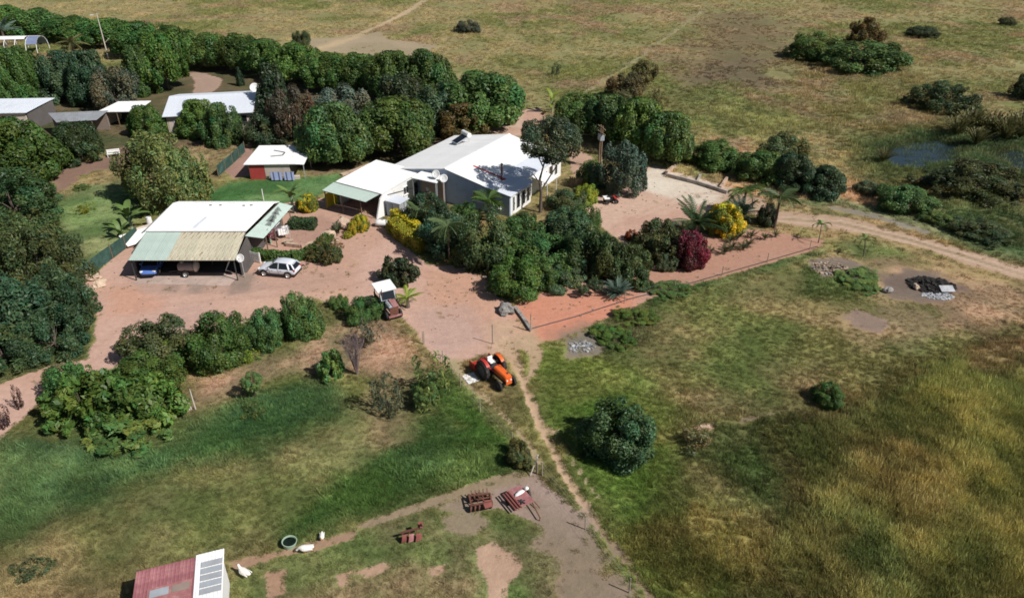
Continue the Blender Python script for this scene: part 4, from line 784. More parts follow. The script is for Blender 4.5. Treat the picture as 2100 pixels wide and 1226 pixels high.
def trunk_mesh(name, seed, cs, r0=0.05, fork=0.25, n=7, mt='bark'):
    r = random.Random(seed); mb = MB(); top = (r.uniform(-0.05, 0.05), r.uniform(-0.05, 0.05), fork)
    mb.tube([(0, 0, -0.03), (top[0] * 0.5, top[1] * 0.3, fork * 0.5), top, (top[0], top[1], 0.7)], [r0 * 1.25, r0, r0 * 0.8, r0 * 0.25], 8)
    for c in list(cs)[1:n + 1]:
        mid = ((top[0] + c[0]) / 2 + r.uniform(-0.05, 0.05), (top[1] + c[1]) / 2, fork + (c[2] - fork) * 0.65)
        mb.tube([top, mid, tuple(c[:3])], [r0 * 0.6, r0 * 0.35, r0 * 0.12], 6)
    return mb.mesh(name, M[mt])
PRO = {}
def proto(kind, nvar, trunk=True, r0=0.05, fork=0.2, mt='bark', **kw):
    PRO[kind] = []
    for i in range(nvar):
        me, cs = crown('crown', 100 * len(PRO) + 7 * i + 3, **kw)
        PRO[kind].append((me, trunk_mesh('trunk', i + 5, cs, r0, fork, mt=mt) if trunk else None))
proto('mango', 4, n=25000, lobes=110, lr=0.22, leaf=0.044, base=0.03, elong=2.0, droop=0.25, env='dome', ragged=0.17, gap=0.2)
proto('canopy', 4, n=24000, lobes=105, lr=0.22, leaf=0.044, base=0.30, elong=2.0, droop=0.25, env='dome', ragged=0.16, gap=0.18, r0=0.04, fork=0.22)
proto('round', 4, n=18000, lobes=110, lr=0.21, leaf=0.048, base=0.02, env='ball', ragged=0.17, gap=0.12, r0=0.03, fork=0.1)
proto('loose', 3, n=12000, lobes=70, lr=0.22, leaf=0.046, base=0.08, jit=1.0, env='dome', ragged=0.22, gap=0.3, elong=2.4, r0=0.035, fork=0.2)
proto('acacia', 3, n=15000, lobes=120, lr=0.16, leaf=0.034, base=0.03, jit=1.1, env='dome', ragged=0.24, gap=0.25, elong=2.8, r0=0.03, fork=0.15)
proto('airy', 3, n=950, lobes=40, lr=0.24, leaf=0.070, base=0.06, jit=1.2, env='ball', ragged=0.3, gap=0.3, elong=2.8, r0=0.018, fork=0.15)
proto('tall', 2, n=12000, lobes=80, lr=0.22, leaf=0.042, base=0.02, jit=1.1, env='round', ragged=0.16, gap=0.2, r0=0.035, fork=0.42, elong=2.4)
proto('bigleaf', 3, n=4200, lobes=60, lr=0.22, leaf=0.085, base=0.04, jit=0.7, env='dome', ragged=0.2, gap=0.15, elong=2.2, r0=0.02, fork=0.15, droop=0.45)
proto('column', 2, n=7000, lobes=60, lr=0.24, leaf=0.07, base=0.02, env='cone', ragged=0.08, r0=0.04, fork=0.1)
# bare twiggy shrub
def bare_mesh(seed):
    r = random.Random(seed); mb = MB()
    for i in range(44):
        a = r.random() * 6.283; t = r.uniform(0.15, 1.0); p = [(0.03 * math.cos(a), 0.03 * math.sin(a), 0), (0.45 * t * math.cos(a), 0.45 * t * math.sin(a), 0.5), (t * math.cos(a + 0.2), t * math.sin(a + 0.2), 0.95 - 0.25 * t + r.uniform(-0.05, 0.1))]
        mb.tube(p, [0.022, 0.014, 0.005], 4)
        for j in range(9):
            k = r.uniform(0.35, 1); q0 = Vector(p[1]).lerp(Vector(p[2]), k); q1 = q0 + Vector((r.uniform(-0.2, 0.2), r.uniform(-0.2, 0.2), r.uniform(0.03, 0.25))); mb.tube([q0, q1], [0.009, 0.003], 3)
    return mb
NPL = {'c': 0}
def spot(bb):
    """bounding box in the photograph -> ground point, width and height in metres"""
    x0, y0, x1, y1 = bb; yb = y1
    for _ in range(4):
        s, th = PM(yb); yb = y1 - 0.45 * (x1 - x0) * math.sin(th)
    s, th = PM(yb); c = P((x0 + x1) / 2, yb); R_ = 0.47 * (x1 - x0) / s; H_ = (yb - y0) / s
    return c, (x1 - x0) / s, max(0.5 * R_, math.sqrt(max(0.04, H_ * H_ - (R_ * math.sin(th)) ** 2)) / math.cos(th) * 0.97)
GREEN = dict(maroon=(0.050, 0.026, 0.022), mango=(0.076, 0.138, 0.034), bright=(0.085, 0.158, 0.036), dark=(0.042, 0.072, 0.028), deep=(0.056, 0.102, 0.042), olive=(0.13, 0.13, 0.05), grey=(0.11, 0.13, 0.075), lime=(0.20, 0.26, 0.035),
    brown=(0.115, 0.075, 0.038), yellow=(0.55, 0.47, 0.03), magenta=(0.21, 0.022, 0.045), fresh=(0.125, 0.20, 0.055), feather=(0.125, 0.175, 0.055), blue=(0.11, 0.17, 0.13), red=(0.20, 0.055, 0.02), rustgreen=(0.10, 0.085, 0.03), thicket=(0.080, 0.120, 0.045), dull=(0.070, 0.085, 0.036), gold=(0.32, 0.30, 0.03))
def plant(name, label, cat, bb, kind, col, group=None, var=None, hmul=1.0, mt=None, wmul=0.90, dh=0.0):
    c, w, h = spot(bb); i = NPL['c'] if var is None else var; NPL['c'] += 1
    t = thing(name, label, cat, c, random.random() * 6.283, group); cm, tm = PRO[kind][i % len(PRO[kind])]
    sc_ = (w / 2 * wmul, w / 2 * wmul * random.uniform(0.90, 1.10), h * hmul * random.uniform(0.88, 1.0))
    o = put(bpy.data.objects.new('crown', cm), t); o.scale = sc_; j = random.uniform(0.82, 1.2); cc = GREEN[col]; o.color = (cc[0] * j * random.uniform(0.85, 1.18), cc[1] * j, cc[2] * j * random.uniform(0.8, 1.2), 1)
    if col in ('yellow', 'magenta'):       # green leaves show between the coloured ones
        k = put(bpy.data.objects.new('leaves', PRO['round'][(i + 1) % 4][0]), t); k.scale = [v * 1.0 for v in sc_]; k.rotation_euler.z = 1.0; k.color = (0.16, 0.19, 0.03, 1) if col == 'yellow' else (0.10, 0.035, 0.035, 1)
    if kind == 'tall': o.location.z = 0.45 * h; o.scale.z = 0.55 * h
    if tm: k = put(bpy.data.objects.new('trunk', tm), t); k.scale = sc_
    return t
TREE, SHRUB = 'tree', 'shrub'
# the row along the dry field, from left to right
ORD = ['first', 'second', 'third', 'fourth', 'fifth', 'sixth', 'seventh', 'eighth', 'ninth', 'tenth', 'eleventh', 'twelfth', 'thirteenth', 'fourteenth', 'fifteenth']
row = [(-45, 18, 62, 80), (35, 22, 128, 84), (105, 38, 198, 94), (175, 40, 272, 104), (245, 52, 342, 124), (318, 60, 402, 136), (385, 68, 478, 148), (455, 74, 540, 156), (508, 84, 588, 164), (566, 96, 662, 178), (636, 108, 722, 196), (698, 114, 786, 202), (758, 106, 852, 222), (828, 114, 926, 232)]
for i, b in enumerate(row):
    b = (b[0] - 8, b[1], b[2] + 8, b[3])
    plant('mango_tree', ORD[i] + ' tree from the left in the green row edging the dry field', TREE, b, 'canopy', 'mango' if i % 3 else 'bright', 'tree row along the dry field')
for b, lab, kind, col in [
    ((294, 74, 398, 196), 'tall bright green tree before the row, left of the pale path', 'canopy', 'bright'),
    ((-35, 112, 45, 225), 'dark green tree at the left edge below the hoop tunnel', 'mango', 'mango'),
    ((20, 102, 105, 218), 'dark tree right of the hoop tunnel, behind the white store', 'mango', 'mango'),
    ((85, 100, 180, 212), 'broad dark green tree above the grey lean-to roof', 'mango', 'deep'),
    ((150, 108, 240, 222), 'dark tree left of the grey green one, behind the open store', 'mango', 'dark'),
    ((200, 132, 292, 238), 'smoky grey green tree just behind the open store', 'loose', 'grey'),
    ((262, 90, 340, 200), 'shaded green tree in the middle of the upper left clump', 'mango', 'mango'),
    ((908, 156, 1080, 280), 'big rounded bright green tree at the right end of the row', 'canopy', 'bright'),
    ((528, 136, 610, 262), 'dark pointed tree beside the long outbuilding gable', 'column', 'dark'),
    ((560, 178, 662, 300), 'reddish brown leaved tree behind the red panelled shed', 'loose', 'brown'),
    ((512, 226, 606, 304), 'dark low tree directly behind the red panelled shed', 'round', 'dark'),
    ((620, 222, 752, 356), 'big dense green mango tree on the lawn right of the shed', 'canopy', 'mango'),
    ((655, 172, 765, 270), 'grey green tree behind the big lawn mango tree', 'loose', 'grey'),
    ((740, 208, 898, 334), 'broad green tree behind the white wing roof', 'canopy', 'mango'),
    ((768, 150, 888, 262), 'dark round tree near the right end of the upper row', 'mango', 'dark'),
    ((840, 176, 965, 280), 'shadowed tree between the big round tree and wing', 'mango', 'deep'),
    ((888, 208, 1004, 296), 'olive brown bushy tree behind the solar water heater', 'loose', 'rustgreen'),
    ((-35, 250, 128, 392), 'large mango tree at the left edge below the white store', 'mango', 'mango'),
    ((118, 250, 220, 342), 'dark tree standing on bare soil below the lean-to', 'mango', 'dark'),
    ((266, 218, 346, 288), 'small rounded tree between open store and long outbuilding', 'mango', 'mango'),
    ((368, 206, 456, 288), 'left crown of the leafy pair before the long outbuilding', 'mango', 'bright'),
    ((422, 216, 502, 306), 'right crown of the leafy pair before the long outbuilding', 'mango', 'mango'),
    ((252, 275, 432, 446), 'wide feathery light green tree behind the garage', 'acacia', 'feather'),
    ((350, 300, 440, 420), 'feathery olive tree leaning over the green screen fence', 'acacia', 'feather'),
    ((1130, 190, 1244, 280), 'left tree of the dense green row behind the driveway', 'canopy', 'bright'),
    ((1184, 196, 1308, 308), 'second tree of the dense green row behind the driveway', 'canopy', 'mango'),
    ((1246, 212, 1364, 328), 'third tree of the dense green row behind the driveway', 'canopy', 'bright'),
    ((1308, 238, 1418, 346), 'right end tree of the dense green row behind the driveway', 'canopy', 'bright'),
    ((1414, 290, 1518, 356), 'lone rounded dark green tree above the driveway wall', 'mango', 'mango'),
    ((1508, 312, 1608, 384), 'dark green tree right of the rounded one by the track', 'mango', 'mango'),
    ((1556, 275, 1652, 352), 'yellowish olive tree at the edge of the dry field', 'loose', 'olive'),
    ((1572, 318, 1676, 398), 'dark leafy tree between the olive tree and track', 'mango', 'deep'),
    ((1640, 342, 1730, 412), 'rightmost dark tree of the clump by the track', 'mango', 'dark'),
    ((1240, 150, 1322, 208), 'dry olive tree alone in the field above the dense row', 'loose', 'rustgreen'),
    ((1290, 128, 1348, 176), 'greenish top tree right behind the dry olive tree', 'loose', 'olive'),
    ((1322, 184, 1360, 228), 'small bare looking tree below the dry olive tree', 'airy', 'rustgreen'),
    ((1200, 825, 1338, 966), 'round blue green tree alone on the grass right of path', 'round', 'deep'),
    ((1740, 38, 1800, 92), 'small twisted tree over the dark thicket, upper right', 'loose', 'rustgreen'),
    ((1915, 322, 2095, 420), 'wide dark scrub tree below the pond', 'acacia', 'dull'),
    ((598, 64, 636, 98), 'small dark flat topped tree beside the pale bare patch', 'loose', 'dull'),
]: plant('mango_tree' if kind == 'mango' else 'leafy_tree', lab, TREE, b, kind, col)
for b, lab, kind, col in [
    ((1616, 72, 1724, 130), 'left half of the dark green thicket in the upper right field', 'round', 'mango'),
    ((1688, 86, 1842, 156), 'right half of the dark green thicket in the upper right field', 'round', 'mango'),
    ((1858, 56, 1922, 80), 'low dark bush right of the upper right thicket', 'round', 'dull'),
    ((2050, 34, 2078, 54), 'tiny dark bush in the top right corner', 'round', 'dull'),
    ((934, 42, 986, 70), 'grey green bush alone in the dry field, top centre', 'round', 'grey'),
    ((1870, 168, 1992, 238), 'spreading green bush above the pond', 'acacia', 'thicket'),
    ((1800, 382, 1902, 446), 'dense green bush right of the track shadows', 'round', 'mango'),
    ((1752, 370, 1802, 404), 'small grey green bush left of the dense one by track', 'round', 'grey'),
    ((2075, 150, 2140, 210), 'dark bush cut by the right edge above the pond', 'round', 'dark'),
    ((1890, 420, 1960, 470), 'brownish weed bush beyond the track on the right', 'loose', 'rustgreen'),
    ((1940, 440, 2060, 500), 'low tangled green bush beyond the track, right side', 'acacia', 'thicket'),
    ((832, 396, 925, 482), 'dark spiky shrub against the shaded gable', 'round', 'dark'),
    ((935, 440, 1050, 565), 'shady dark shrub over the yard edge below the house', 'round', 'deep'),
    ((1010, 446, 1120, 540), 'large leafy garden tree before the shaded gable', 'round', 'mango'),
    ((1105, 428, 1228, 525), 'large leafy garden tree with pale blossom before the porch', 'round', 'thicket'),
    ((1060, 480, 1180, 570), 'dark green garden shrub in the middle of the planting', 'round', 'mango'),
    ((1150, 470, 1262, 575), 'blue green garden shrub left of the grey spiky clump', 'loose', 'deep'),
    ((1205, 490, 1290, 590), 'loose green garden shrub above the blue grass clump', 'loose', 'thicket'),
    ((1250, 500, 1335, 592), 'rounded green garden shrub next to the garden strip', 'loose', 'thicket'),
    ((1300, 452, 1400, 545), 'dark flowering shrub left of the magenta bush', 'round', 'dull'),
    ((920, 415, 985, 472), 'low green shrub under the shaded gable window', 'round', 'mango'),
    ((1050, 432, 1100, 475), 'feathery shrub before the white porch wall', 'loose', 'thicket'),
    ((865, 440, 960, 530), 'dark tangled shrub right of the golden hedge', 'loose', 'deep'),
    ((1125, 385, 1205, 440), 'leafy shrub below the white door canopy', 'round', 'thicket'),
    ((980, 470, 1075, 560), 'dense green garden shrub in the shady corner', 'loose', 'mango'),
    ((1160, 420, 1235, 490), 'mid green garden shrub left of the driveway', 'round', 'mango'),
    ((1110, 540, 1200, 600), 'low shrub between clipped bush and blue clump', 'loose', 'thicket'),
    ((1345, 520, 1385, 560), 'small grey green shrub at the foot of magenta bush', 'round', 'grey'),
    ((1004, 530, 1112, 620), 'rounded clipped green bush at the yard corner', 'round', 'bright'),
    ((1085, 528, 1172, 596), 'yellowish green bush beside the clipped round one', 'round', 'fresh'),
    ((1374, 474, 1446, 556), 'magenta flowering bush beside the garden strip', 'round', 'magenta'),
    ((1448, 420, 1518, 490), 'bright yellow bush beside the driveway', 'round', 'yellow'),
    ((1280, 470, 1308, 497), 'small rusty red shrub at the driveway edge', 'round', 'red'),
    ((1548, 420, 1592, 468), 'dark green shrub between the two palms by the track', 'round', 'dark'),
    ((1185, 330, 1235, 390), 'green shrub beside the brown gate right of the house', 'round', 'mango'),
    ((1222, 290, 1318, 410), 'tall grey olive shrub tree left of the driveway', 'loose', 'grey'),
    ((1175, 375, 1225, 425), 'lime green shrub left of the parked quad bike', 'round', 'lime'),
    ((612, 400, 652, 438), 'bright yellow ball bush behind the box hedge', 'round', 'yellow'),
    ((724, 440, 756, 478), 'larger yellow ball bush beside the wing wall', 'round', 'yellow'),
    ((714, 455, 733, 484), 'middle sized yellow ball bush on the patio edge', 'round', 'gold'),
    ((704, 474, 722, 491), 'smallest yellow green ball bush on the patio edge', 'round', 'gold'),
    ((922, 512, 944, 546), 'lime yellow sprig under the shady garden shrub, left one', 'airy', 'lime'),
    ((940, 506, 964, 538), 'lime yellow sprig under the shady garden shrub, right one', 'airy', 'lime'),
    ((630, 490, 706, 546), 'dry brown bush beside the silver car', 'airy', 'rustgreen'),
    ((650, 500, 700, 545), 'dry twiggy bush at the end of the curved hedge', 'loose', 'olive'),
    ((574, 600, 662, 704), 'tall bright bush at the right end of the yard hedge row', 'round', 'bright'),
    ((508, 630, 592, 724), 'dark bush second from the right in the yard hedge row', 'round', 'mango'),
    ((388, 645, 520, 768), 'broad dark bush in the middle of the yard hedge row', 'round', 'mango'),
    ((268, 655, 396, 762), 'bush with yellowish shoots at the left of the hedge row', 'round', 'thicket'),
    ((250, 705, 392, 800), 'low leafy bush at the left end of the hedge row', 'round', 'mango'),
    ((104, 745, 202, 836), 'bright green bush by the path at the left', 'round', 'bright'),
    ((708, 610, 782, 668), 'small dark bush left of the white roofed tractor', 'round', 'mango'),
    ((674, 604, 714, 636), 'little round bush on the yard edge left of tractor', 'round', 'mango'),
    ((652, 722, 708, 788), 'grey green sapling left of the bare purple shrub', 'bigleaf', 'fresh'),
    ((734, 645, 786, 722), 'thin grey green sapling below the white roofed tractor', 'airy', 'grey'),
    ((762, 756, 826, 862), 'wispy sapling with a dark shadow in the paddock', 'airy', 'grey'),
    ((836, 728, 925, 842), 'wispy green sapling near the paddock fence line', 'airy', 'fresh'),
    ((494, 712, 528, 748), 'lime green sprout below the dark hedge bush', 'airy', 'lime'),
    ((500, 822, 545, 858), 'low green sprout on the dark grass', 'airy', 'fresh'),
    ((1662, 784, 1728, 842), 'small dark round bush alone in the right hand field', 'round', 'mango'),
    ((1395, 866, 1466, 930), 'scrubby half dead bush by the eroded hollow', 'airy', 'olive'),
    ((1036, 905, 1092, 964), 'scrubby bush beside the lower fence corner', 'loose', 'olive'),
    ((35, 1140, 105, 1195), 'faint straggly bush near the lower left corner', 'airy', 'thicket'),
    ((152, 414, 188, 442), 'small yellow green bush on the left lawn', 'airy', 'lime'),
    ((148, 478, 172, 506), 'tiny dark sapling on the left lawn', 'airy', 'dark'),
    ((150, 375, 186, 392), 'low green weed clump on the left bare soil', 'round', 'thicket'),
    ((1260, 620, 1345, 676), 'green weed bush below the garden strip', 'acacia', 'thicket'),
    ((1335, 575, 1420, 616), 'low bright weeds along the lower edge of garden strip', 'acacia', 'fresh'),
    ((1215, 660, 1300, 715), 'dull weed bush beside the grey rubbish', 'acacia', 'thicket'),
    ((1710, 545, 1810, 598), 'weed bush beside the brown rubbish heap', 'acacia', 'thicket'),
    ((1300, 572, 1335, 600), 'round agave like shrub on the garden strip', 'round', 'thicket'),
    ((1430, 520, 1446, 545), 'small green tuft right of the magenta bush', 'airy', 'thicket'),
    ((1128, 240, 1150, 262), 'tiny green bush at the rear drive', 'round', 'fresh'),
    ((1130, 128, 1150, 158), 'tiny dark bush in the field above the rear drive', 'airy', 'dull'),
    ((1185, 585, 1206, 616), 'left small umbrella shaped shrub on the garden strip', 'tall', 'thicket'),
    ((1205, 572, 1235, 614), 'right small umbrella shaped shrub on the garden strip', 'tall', 'thicket'),
]: plant('garden_bush' if 'garden' in lab else 'bush', lab, SHRUB, b, 'acacia' if 'weed' in lab else kind, 'fresh' if 'weed' in lab else col, hmul=0.6 if 'weed' in lab else 1.0)
# thicket on the far left
for i, (b, kind, col, lab) in enumerate([
    ((-60, 345, 125, 480), 'acacia', 'deep', 'uppermost feathery thorn tree of the left thicket'), ((-70, 430, 130, 590), 'acacia', 'thicket', 'broad thorn tree of the left thicket below the lawn edge'),
    ((20, 470, 175, 630), 'acacia', 'thicket', 'thorn tree of the left thicket beside the green screen fence'), ((60, 545, 200, 690), 'acacia', 'deep', 'thorn tree of the left thicket nearest the yard'),
    ((-70, 560, 110, 740), 'loose', 'deep', 'dark thorn tree of the left thicket at the photo edge'), ((40, 620, 195, 752), 'acacia', 'deep', 'low dark thorn tree of the left thicket over the path'),
    ((-60, 660, 90, 782), 'loose', 'deep', 'lowest thorn tree of the left thicket above the path')]):
    plant('thorn_tree', lab, TREE, b, kind, col, 'left thicket')
# big leaved clump below the hedge row
for b, lab in [((105, 762, 250, 892), 'left part of the big leaved clump below the hedge row'), ((190, 770, 330, 900), 'middle part of the big leaved clump below the hedge row'), ((255, 770, 385, 880), 'right part of the big leaved clump below the hedge row'), ((180, 850, 350, 936), 'front part of the big leaved clump below the hedge row')]:
    plant('big_leaved_bush', lab, SHRUB, b, 'bigleaf', 'bright', 'big leaved clump', hmul=1.0)
# tall tree with a bare forked trunk beside the house
t = thing('tall_garden_tree', 'tall tree with bare forked trunk before the house porch', TREE, P(1108, 436), 0.4)
cm, tm = PRO['tall'][0]; o = put(bpy.data.objects.new('crown', cm), t); o.scale = (3.3, 3.0, 4.4); o.location = (1.2, 0.3, 6.6); o.color = (0.075, 0.10, 0.05, 1)
MB().tube([(0, 0, -0.1), (0.05, 0, 2.6), (-0.1, 0.1, 4.2), (0.6, 0.2, 6.5), (1.0, 0.3, 8.5)], [0.22, 0.17, 0.14, 0.10, 0.05], 8).build('trunk', M['bark'], t)
MB().tube([(0.05, 0, 2.8), (0.9, 0, 4.0), (1.9, 0.2, 5.2), (2.6, 0.3, 6.6)], [0.12, 0.09, 0.07, 0.03], 7).build('branch', M['bark'], t)
MB().tube([(-0.05, 0, 3.6), (-1.0, 0.2, 5.0), (-2.2, 0.3, 5.8)], [0.08, 0.05, 0.02], 6).build('branch', M['bark'], t)
MB().tube([(0.3, 0.1, 5.6), (-0.3, 0.1, 6.8), (-0.4, 0.1, 8.0)], [0.09, 0.06, 0.03], 6).build('branch', M['bark'], t)
# small cypress, bare shrub, cut pale stems
plant('cypress', 'small dark cypress on the lawn behind the long outbuilding', TREE, (484, 138, 503, 178), 'column', 'dark')
c, w, h = spot((700, 688, 764, 784)); t = thing('bare_shrub', 'leafless purple grey shrub in the paddock', SHRUB, c); o = bare_mesh(4).build('stems', mat('twig', (0.20, 0.15, 0.15), 0.9, 0.2, 4), t); o.scale = (w / 2, w / 2, h)
t = thing('cut_stems', 'bundle of pale cut stems standing beside the big leaved clump', 'plant', P(392, 842))
for i, (dx, l, tl) in enumerate(((-0.25, 1.5, -0.45), (-0.12, 1.3, -0.25), (0.0, 1.1, -0.12), (0.28, 1.9, -0.05))): MB().tube([(dx, 0.05 * i, 0), (dx + tl * 0.5, 0.05 * i, l * 0.5), (dx + tl, 0.06 * i, l)], [0.06, 0.05, 0.03], 6).build('stem', M['pale_bark'], t)
# papaya-like sapling, dead sapling with brown leaves on the yard
plant('papaya_sapling', 'umbrella shaped papaya sapling on the dark grass', TREE, (500, 766, 546, 830), 'tall', 'fresh')
plant('papaya_sapling', 'umbrella shaped sapling in the fence corner of the paddock', TREE, (850, 785, 905, 845), 'tall', 'fresh')
plant('dry_sapling', 'olive brown sapling on the yard above the small palm', TREE, (786, 526, 856, 592), 'bigleaf', 'dull')
for b, lab in (((36, 788, 54, 842), 'dark maroon sapling nearer the hedge on the left path'), ((2, 832, 26, 880), 'dark maroon sapling on the path at the left edge')):
    plant('maroon_sapling', lab, 'plant', b, 'airy', 'maroon')
# --- palms
def frond_mesh(name, L, n, wl, arch, seed):
    r = np.random.default_rng(seed); V = []; F = []; t = np.linspace(0, 1, n); px = L * np.sin(t * arch) / arch; pz = L * (1 - np.cos(t * arch)) / arch * -1.0
    def add(p):
        k = len(V); V.extend(p); F.append((k, k + 1, k + 2, k + 3))
    for i in range(n - 1): add([(px[i], -0.025, pz[i]), (px[i + 1], -0.02, pz[i + 1]), (px[i + 1], 0.02, pz[i + 1]), (px[i], 0.025, pz[i])])
    for i in range(1, n):
        wli = wl * math.sin(math.pi * min(0.97, 0.12 + 0.86 * t[i])) + 0.05
        for s in (-1, 1):
            a = (px[i], s * 0.02, pz[i]); dx = 0.35 * wli; dz = -wli * (0.25 + 0.35 * r.random()); b = (px[i] + dx, s * wli * 0.92, pz[i] + dz); ww = L / n * 0.42
            add([(a[0] - ww, a[1], a[2]), (a[0] + ww, a[1], a[2]), (b[0] + ww * 0.3, b[1], b[2]), (b[0] - ww * 0.3, b[1], b[2])])
    return np_mesh(name, np.array(V), np.array(F), M['leaf'], {'lv': tint(len(F), r, 0.2, 0.06)})
FROND = {'feather': frond_mesh('frond', 1.0, 16, 0.32, 1.7, 3), 'stiff': frond_mesh('frond', 1.0, 18, 0.13, 0.75, 4), 'blade': frond_mesh('blade', 1.0, 8, 0.015, 0.5, 6), 'droop': frond_mesh('frond', 1.0, 12, 0.16, 2.3, 5)}
def palm(name, label, px, py, trunk_h, L, nf, style, col, elev=(10, 60), r0=0.14, lean=0.0, cat='palm'):
    t = thing(name, label, cat, P(px, py), random.random() * 6.28); mb = MB(); k = 6
    mb.tube([(lean * (i / k) ** 2, 0, trunk_h * i / k - (0.05 if i == 0 else 0)) for i in range(k + 1)], [r0 * (1.25 - 0.5 * i / k) * (1.06 if i % 2 else 1) for i in range(k + 1)], 9); mb.build('trunk', M['bark'], t)
    for i in range(nf):
        o = put(bpy.data.objects.new('frond', FROND[style]), t); o.location = (lean, 0, trunk_h); e = math.radians(random.uniform(*elev)); s = L * random.uniform(0.85, 1.1); o.scale = (s, s, s)
        o.rotation_euler = (random.uniform(-0.2, 0.2), -e, i * 2.399 + random.uniform(-0.2, 0.2)); c = GREEN[col]; j = random.uniform(0.85, 1.2); o.color = (c[0] * j, c[1] * j, c[2] * j, 1)
    return t
palm('palm_tree', 'feathery palm at the left end of the driveway wall', 1522, 440, 2.9, 2.6, 11, 'feather', 'fresh')
palm('palm_tree', 'taller feathery palm beside the track', 1588, 468, 3.6, 2.7, 12, 'feather', 'thicket')
palm('young_palm', 'spindly leaning palm at the end of the garden strip', 1678, 498, 2.0, 1.5, 5, 'droop', 'fresh', (30, 75), 0.05, 0.25)
palm('young_palm', 'spindly palm standing alone on the grass right of strip', 1770, 526, 2.0, 1.4, 5, 'droop', 'fresh', (20, 70), 0.05, 0.25)
palm('bush_palm', 'small bright palm clump beside the white roofed tractor', 836, 630, 1.0, 1.7, 14, 'stiff', 'lime', (15, 75), 0.2)
palm('cycad', 'large dark cycad with arching stiff fronds beside yellow bush', 1428, 478, 1.1, 3.4, 24, 'stiff', 'deep', (15, 80), 0.3)
palm('cycad', 'blue grey cycad right of the yellow bush', 1520, 450, 0.7, 2.4, 20, 'stiff', 'blue', (15, 80), 0.25)
palm('garden_palm', 'bushy palm rising before the shaded gable window', 1002, 452, 2.2, 2.2, 16, 'feather', 'mango', (20, 75))
palm('garden_palm', 'slim stemmed palm over the shady yard edge', 922, 540, 4.2, 2.4, 16, 'feather', 'thicket', (5, 70), 0.1)
palm('garden_palm', 'low palm beside the grey cabinet shed', 862, 470, 2.2, 2.0, 14, 'feather', 'thicket', (20, 80))
palm('dead_palm', 'pale dry palm with hanging leaves in the upper left clump', 156, 125, 4.0, 3.4, 14, 'stiff', 'olive', (-40, 70), 0.25)
palm('tunnel_palm', 'grey leaved palm standing behind the hoop tunnel', 14, 96, 3.6, 4.2, 14, 'stiff', 'blue', (15, 75), 0.25)
palm('blue_grass_clump', 'blue green spiky grass clump on the garden strip', 1266, 606, 0.15, 1.7, 46, 'stiff', 'blue', (30, 85), 0.15, cat='plant')
for i, (x, y, s) in enumerate(((1455, 522, 0.8), (1486, 521, 1.1), (1500, 512, 1.0), (1498, 497, 0.9), (1512, 492, 1.0), (1524, 513, 1.0), (1534, 505, 0.9), (1540, 488, 0.9), (1568, 492, 0.8), (1590, 486, 0.7), (1416, 548, 0.8))):
    palm('aloe', ORD[i] + ' small aloe from the magenta bush along the garden strip', x, y, 0.2, s, 14, 'stiff', 'dull', (25, 85), 0.12, cat='plant')
palm('aloe', 'spiky dark agave on the stones by the patio', 694, 478, 0.2, 1.1, 16, 'stiff', 'dull', (25, 85), 0.12, cat='plant')
# --- banana like plants with big paddle leaves
def paddle(name, L, W, seed):
    V = []; F = []; n = 9
    for i in range(n):
        t = i / (n - 1); x = L * math.sin(t * 1.15) / 1.15; z = -L * (1 - math.cos(t * 1.15)) / 1.15; w = W / 2 * math.sin(math.pi * (0.06 + 0.92 * t)) ** 0.6
        V += [(x, -w, z + 0.10 * W), (x, 0, z), (x, w, z + 0.10 * W)]
    for i in range(n - 1): a = 3 * i; F += [(a, a + 3, a + 4, a + 1), (a + 1, a + 4, a + 5, a + 2)]
    V = np.array(V); return np_mesh(name, V, np.array(F), M['leaf'], {'lv': np.ones((len(V), 4))})
PAD = paddle('leaf', 1.0, 0.30, 1)
def banana(name, label, px, py, h, nl, col, L):
    t = thing(name, label, 'plant', P(px, py), random.random() * 6)
    for k in range(nl):
        a = k * 2.399; e = math.radians(random.uniform(35, 80)); hb = h * random.uniform(0.35, 0.8); r_ = 0.25 * h * 0.3
        MB().tube([(0.06 * math.cos(a), 0.06 * math.sin(a), -0.05), (r_ * math.cos(a) * 0.6, r_ * math.sin(a) * 0.6, hb)], [0.05, 0.025], 6).build('stalk', M['green_plastic'], t)
        o = put(bpy.data.objects.new('leaf', PAD), t); o.location = (r_ * math.cos(a) * 0.6, r_ * math.sin(a) * 0.6, hb); o.rotation_euler = (0, -e, a); s = L * random.uniform(0.8, 1.15); o.scale = (s, s, s); c = GREEN[col]; j = random.uniform(0.85, 1.25); o.color = (c[0] * j, c[1] * j, c[2] * j, 1)
    return t
banana('banana_plant', 'tall paddle leaved plant behind the box hedge', 602, 436, 3.6, 11, 'fresh', 2.1)
banana('banana_plant', 'paddle leaved plant at the garage rear left corner', 272, 474, 2.8, 10, 'fresh', 2.2)
banana('banana_plant', 'low paddle leaved plant by the green screen fence', 250, 490, 1.2, 6, 'fresh', 1.5)
banana('banana_plant', 'bright paddle leaved plant at the end of the dense row', 1132, 232, 3.2, 9, 'lime', 2.2)
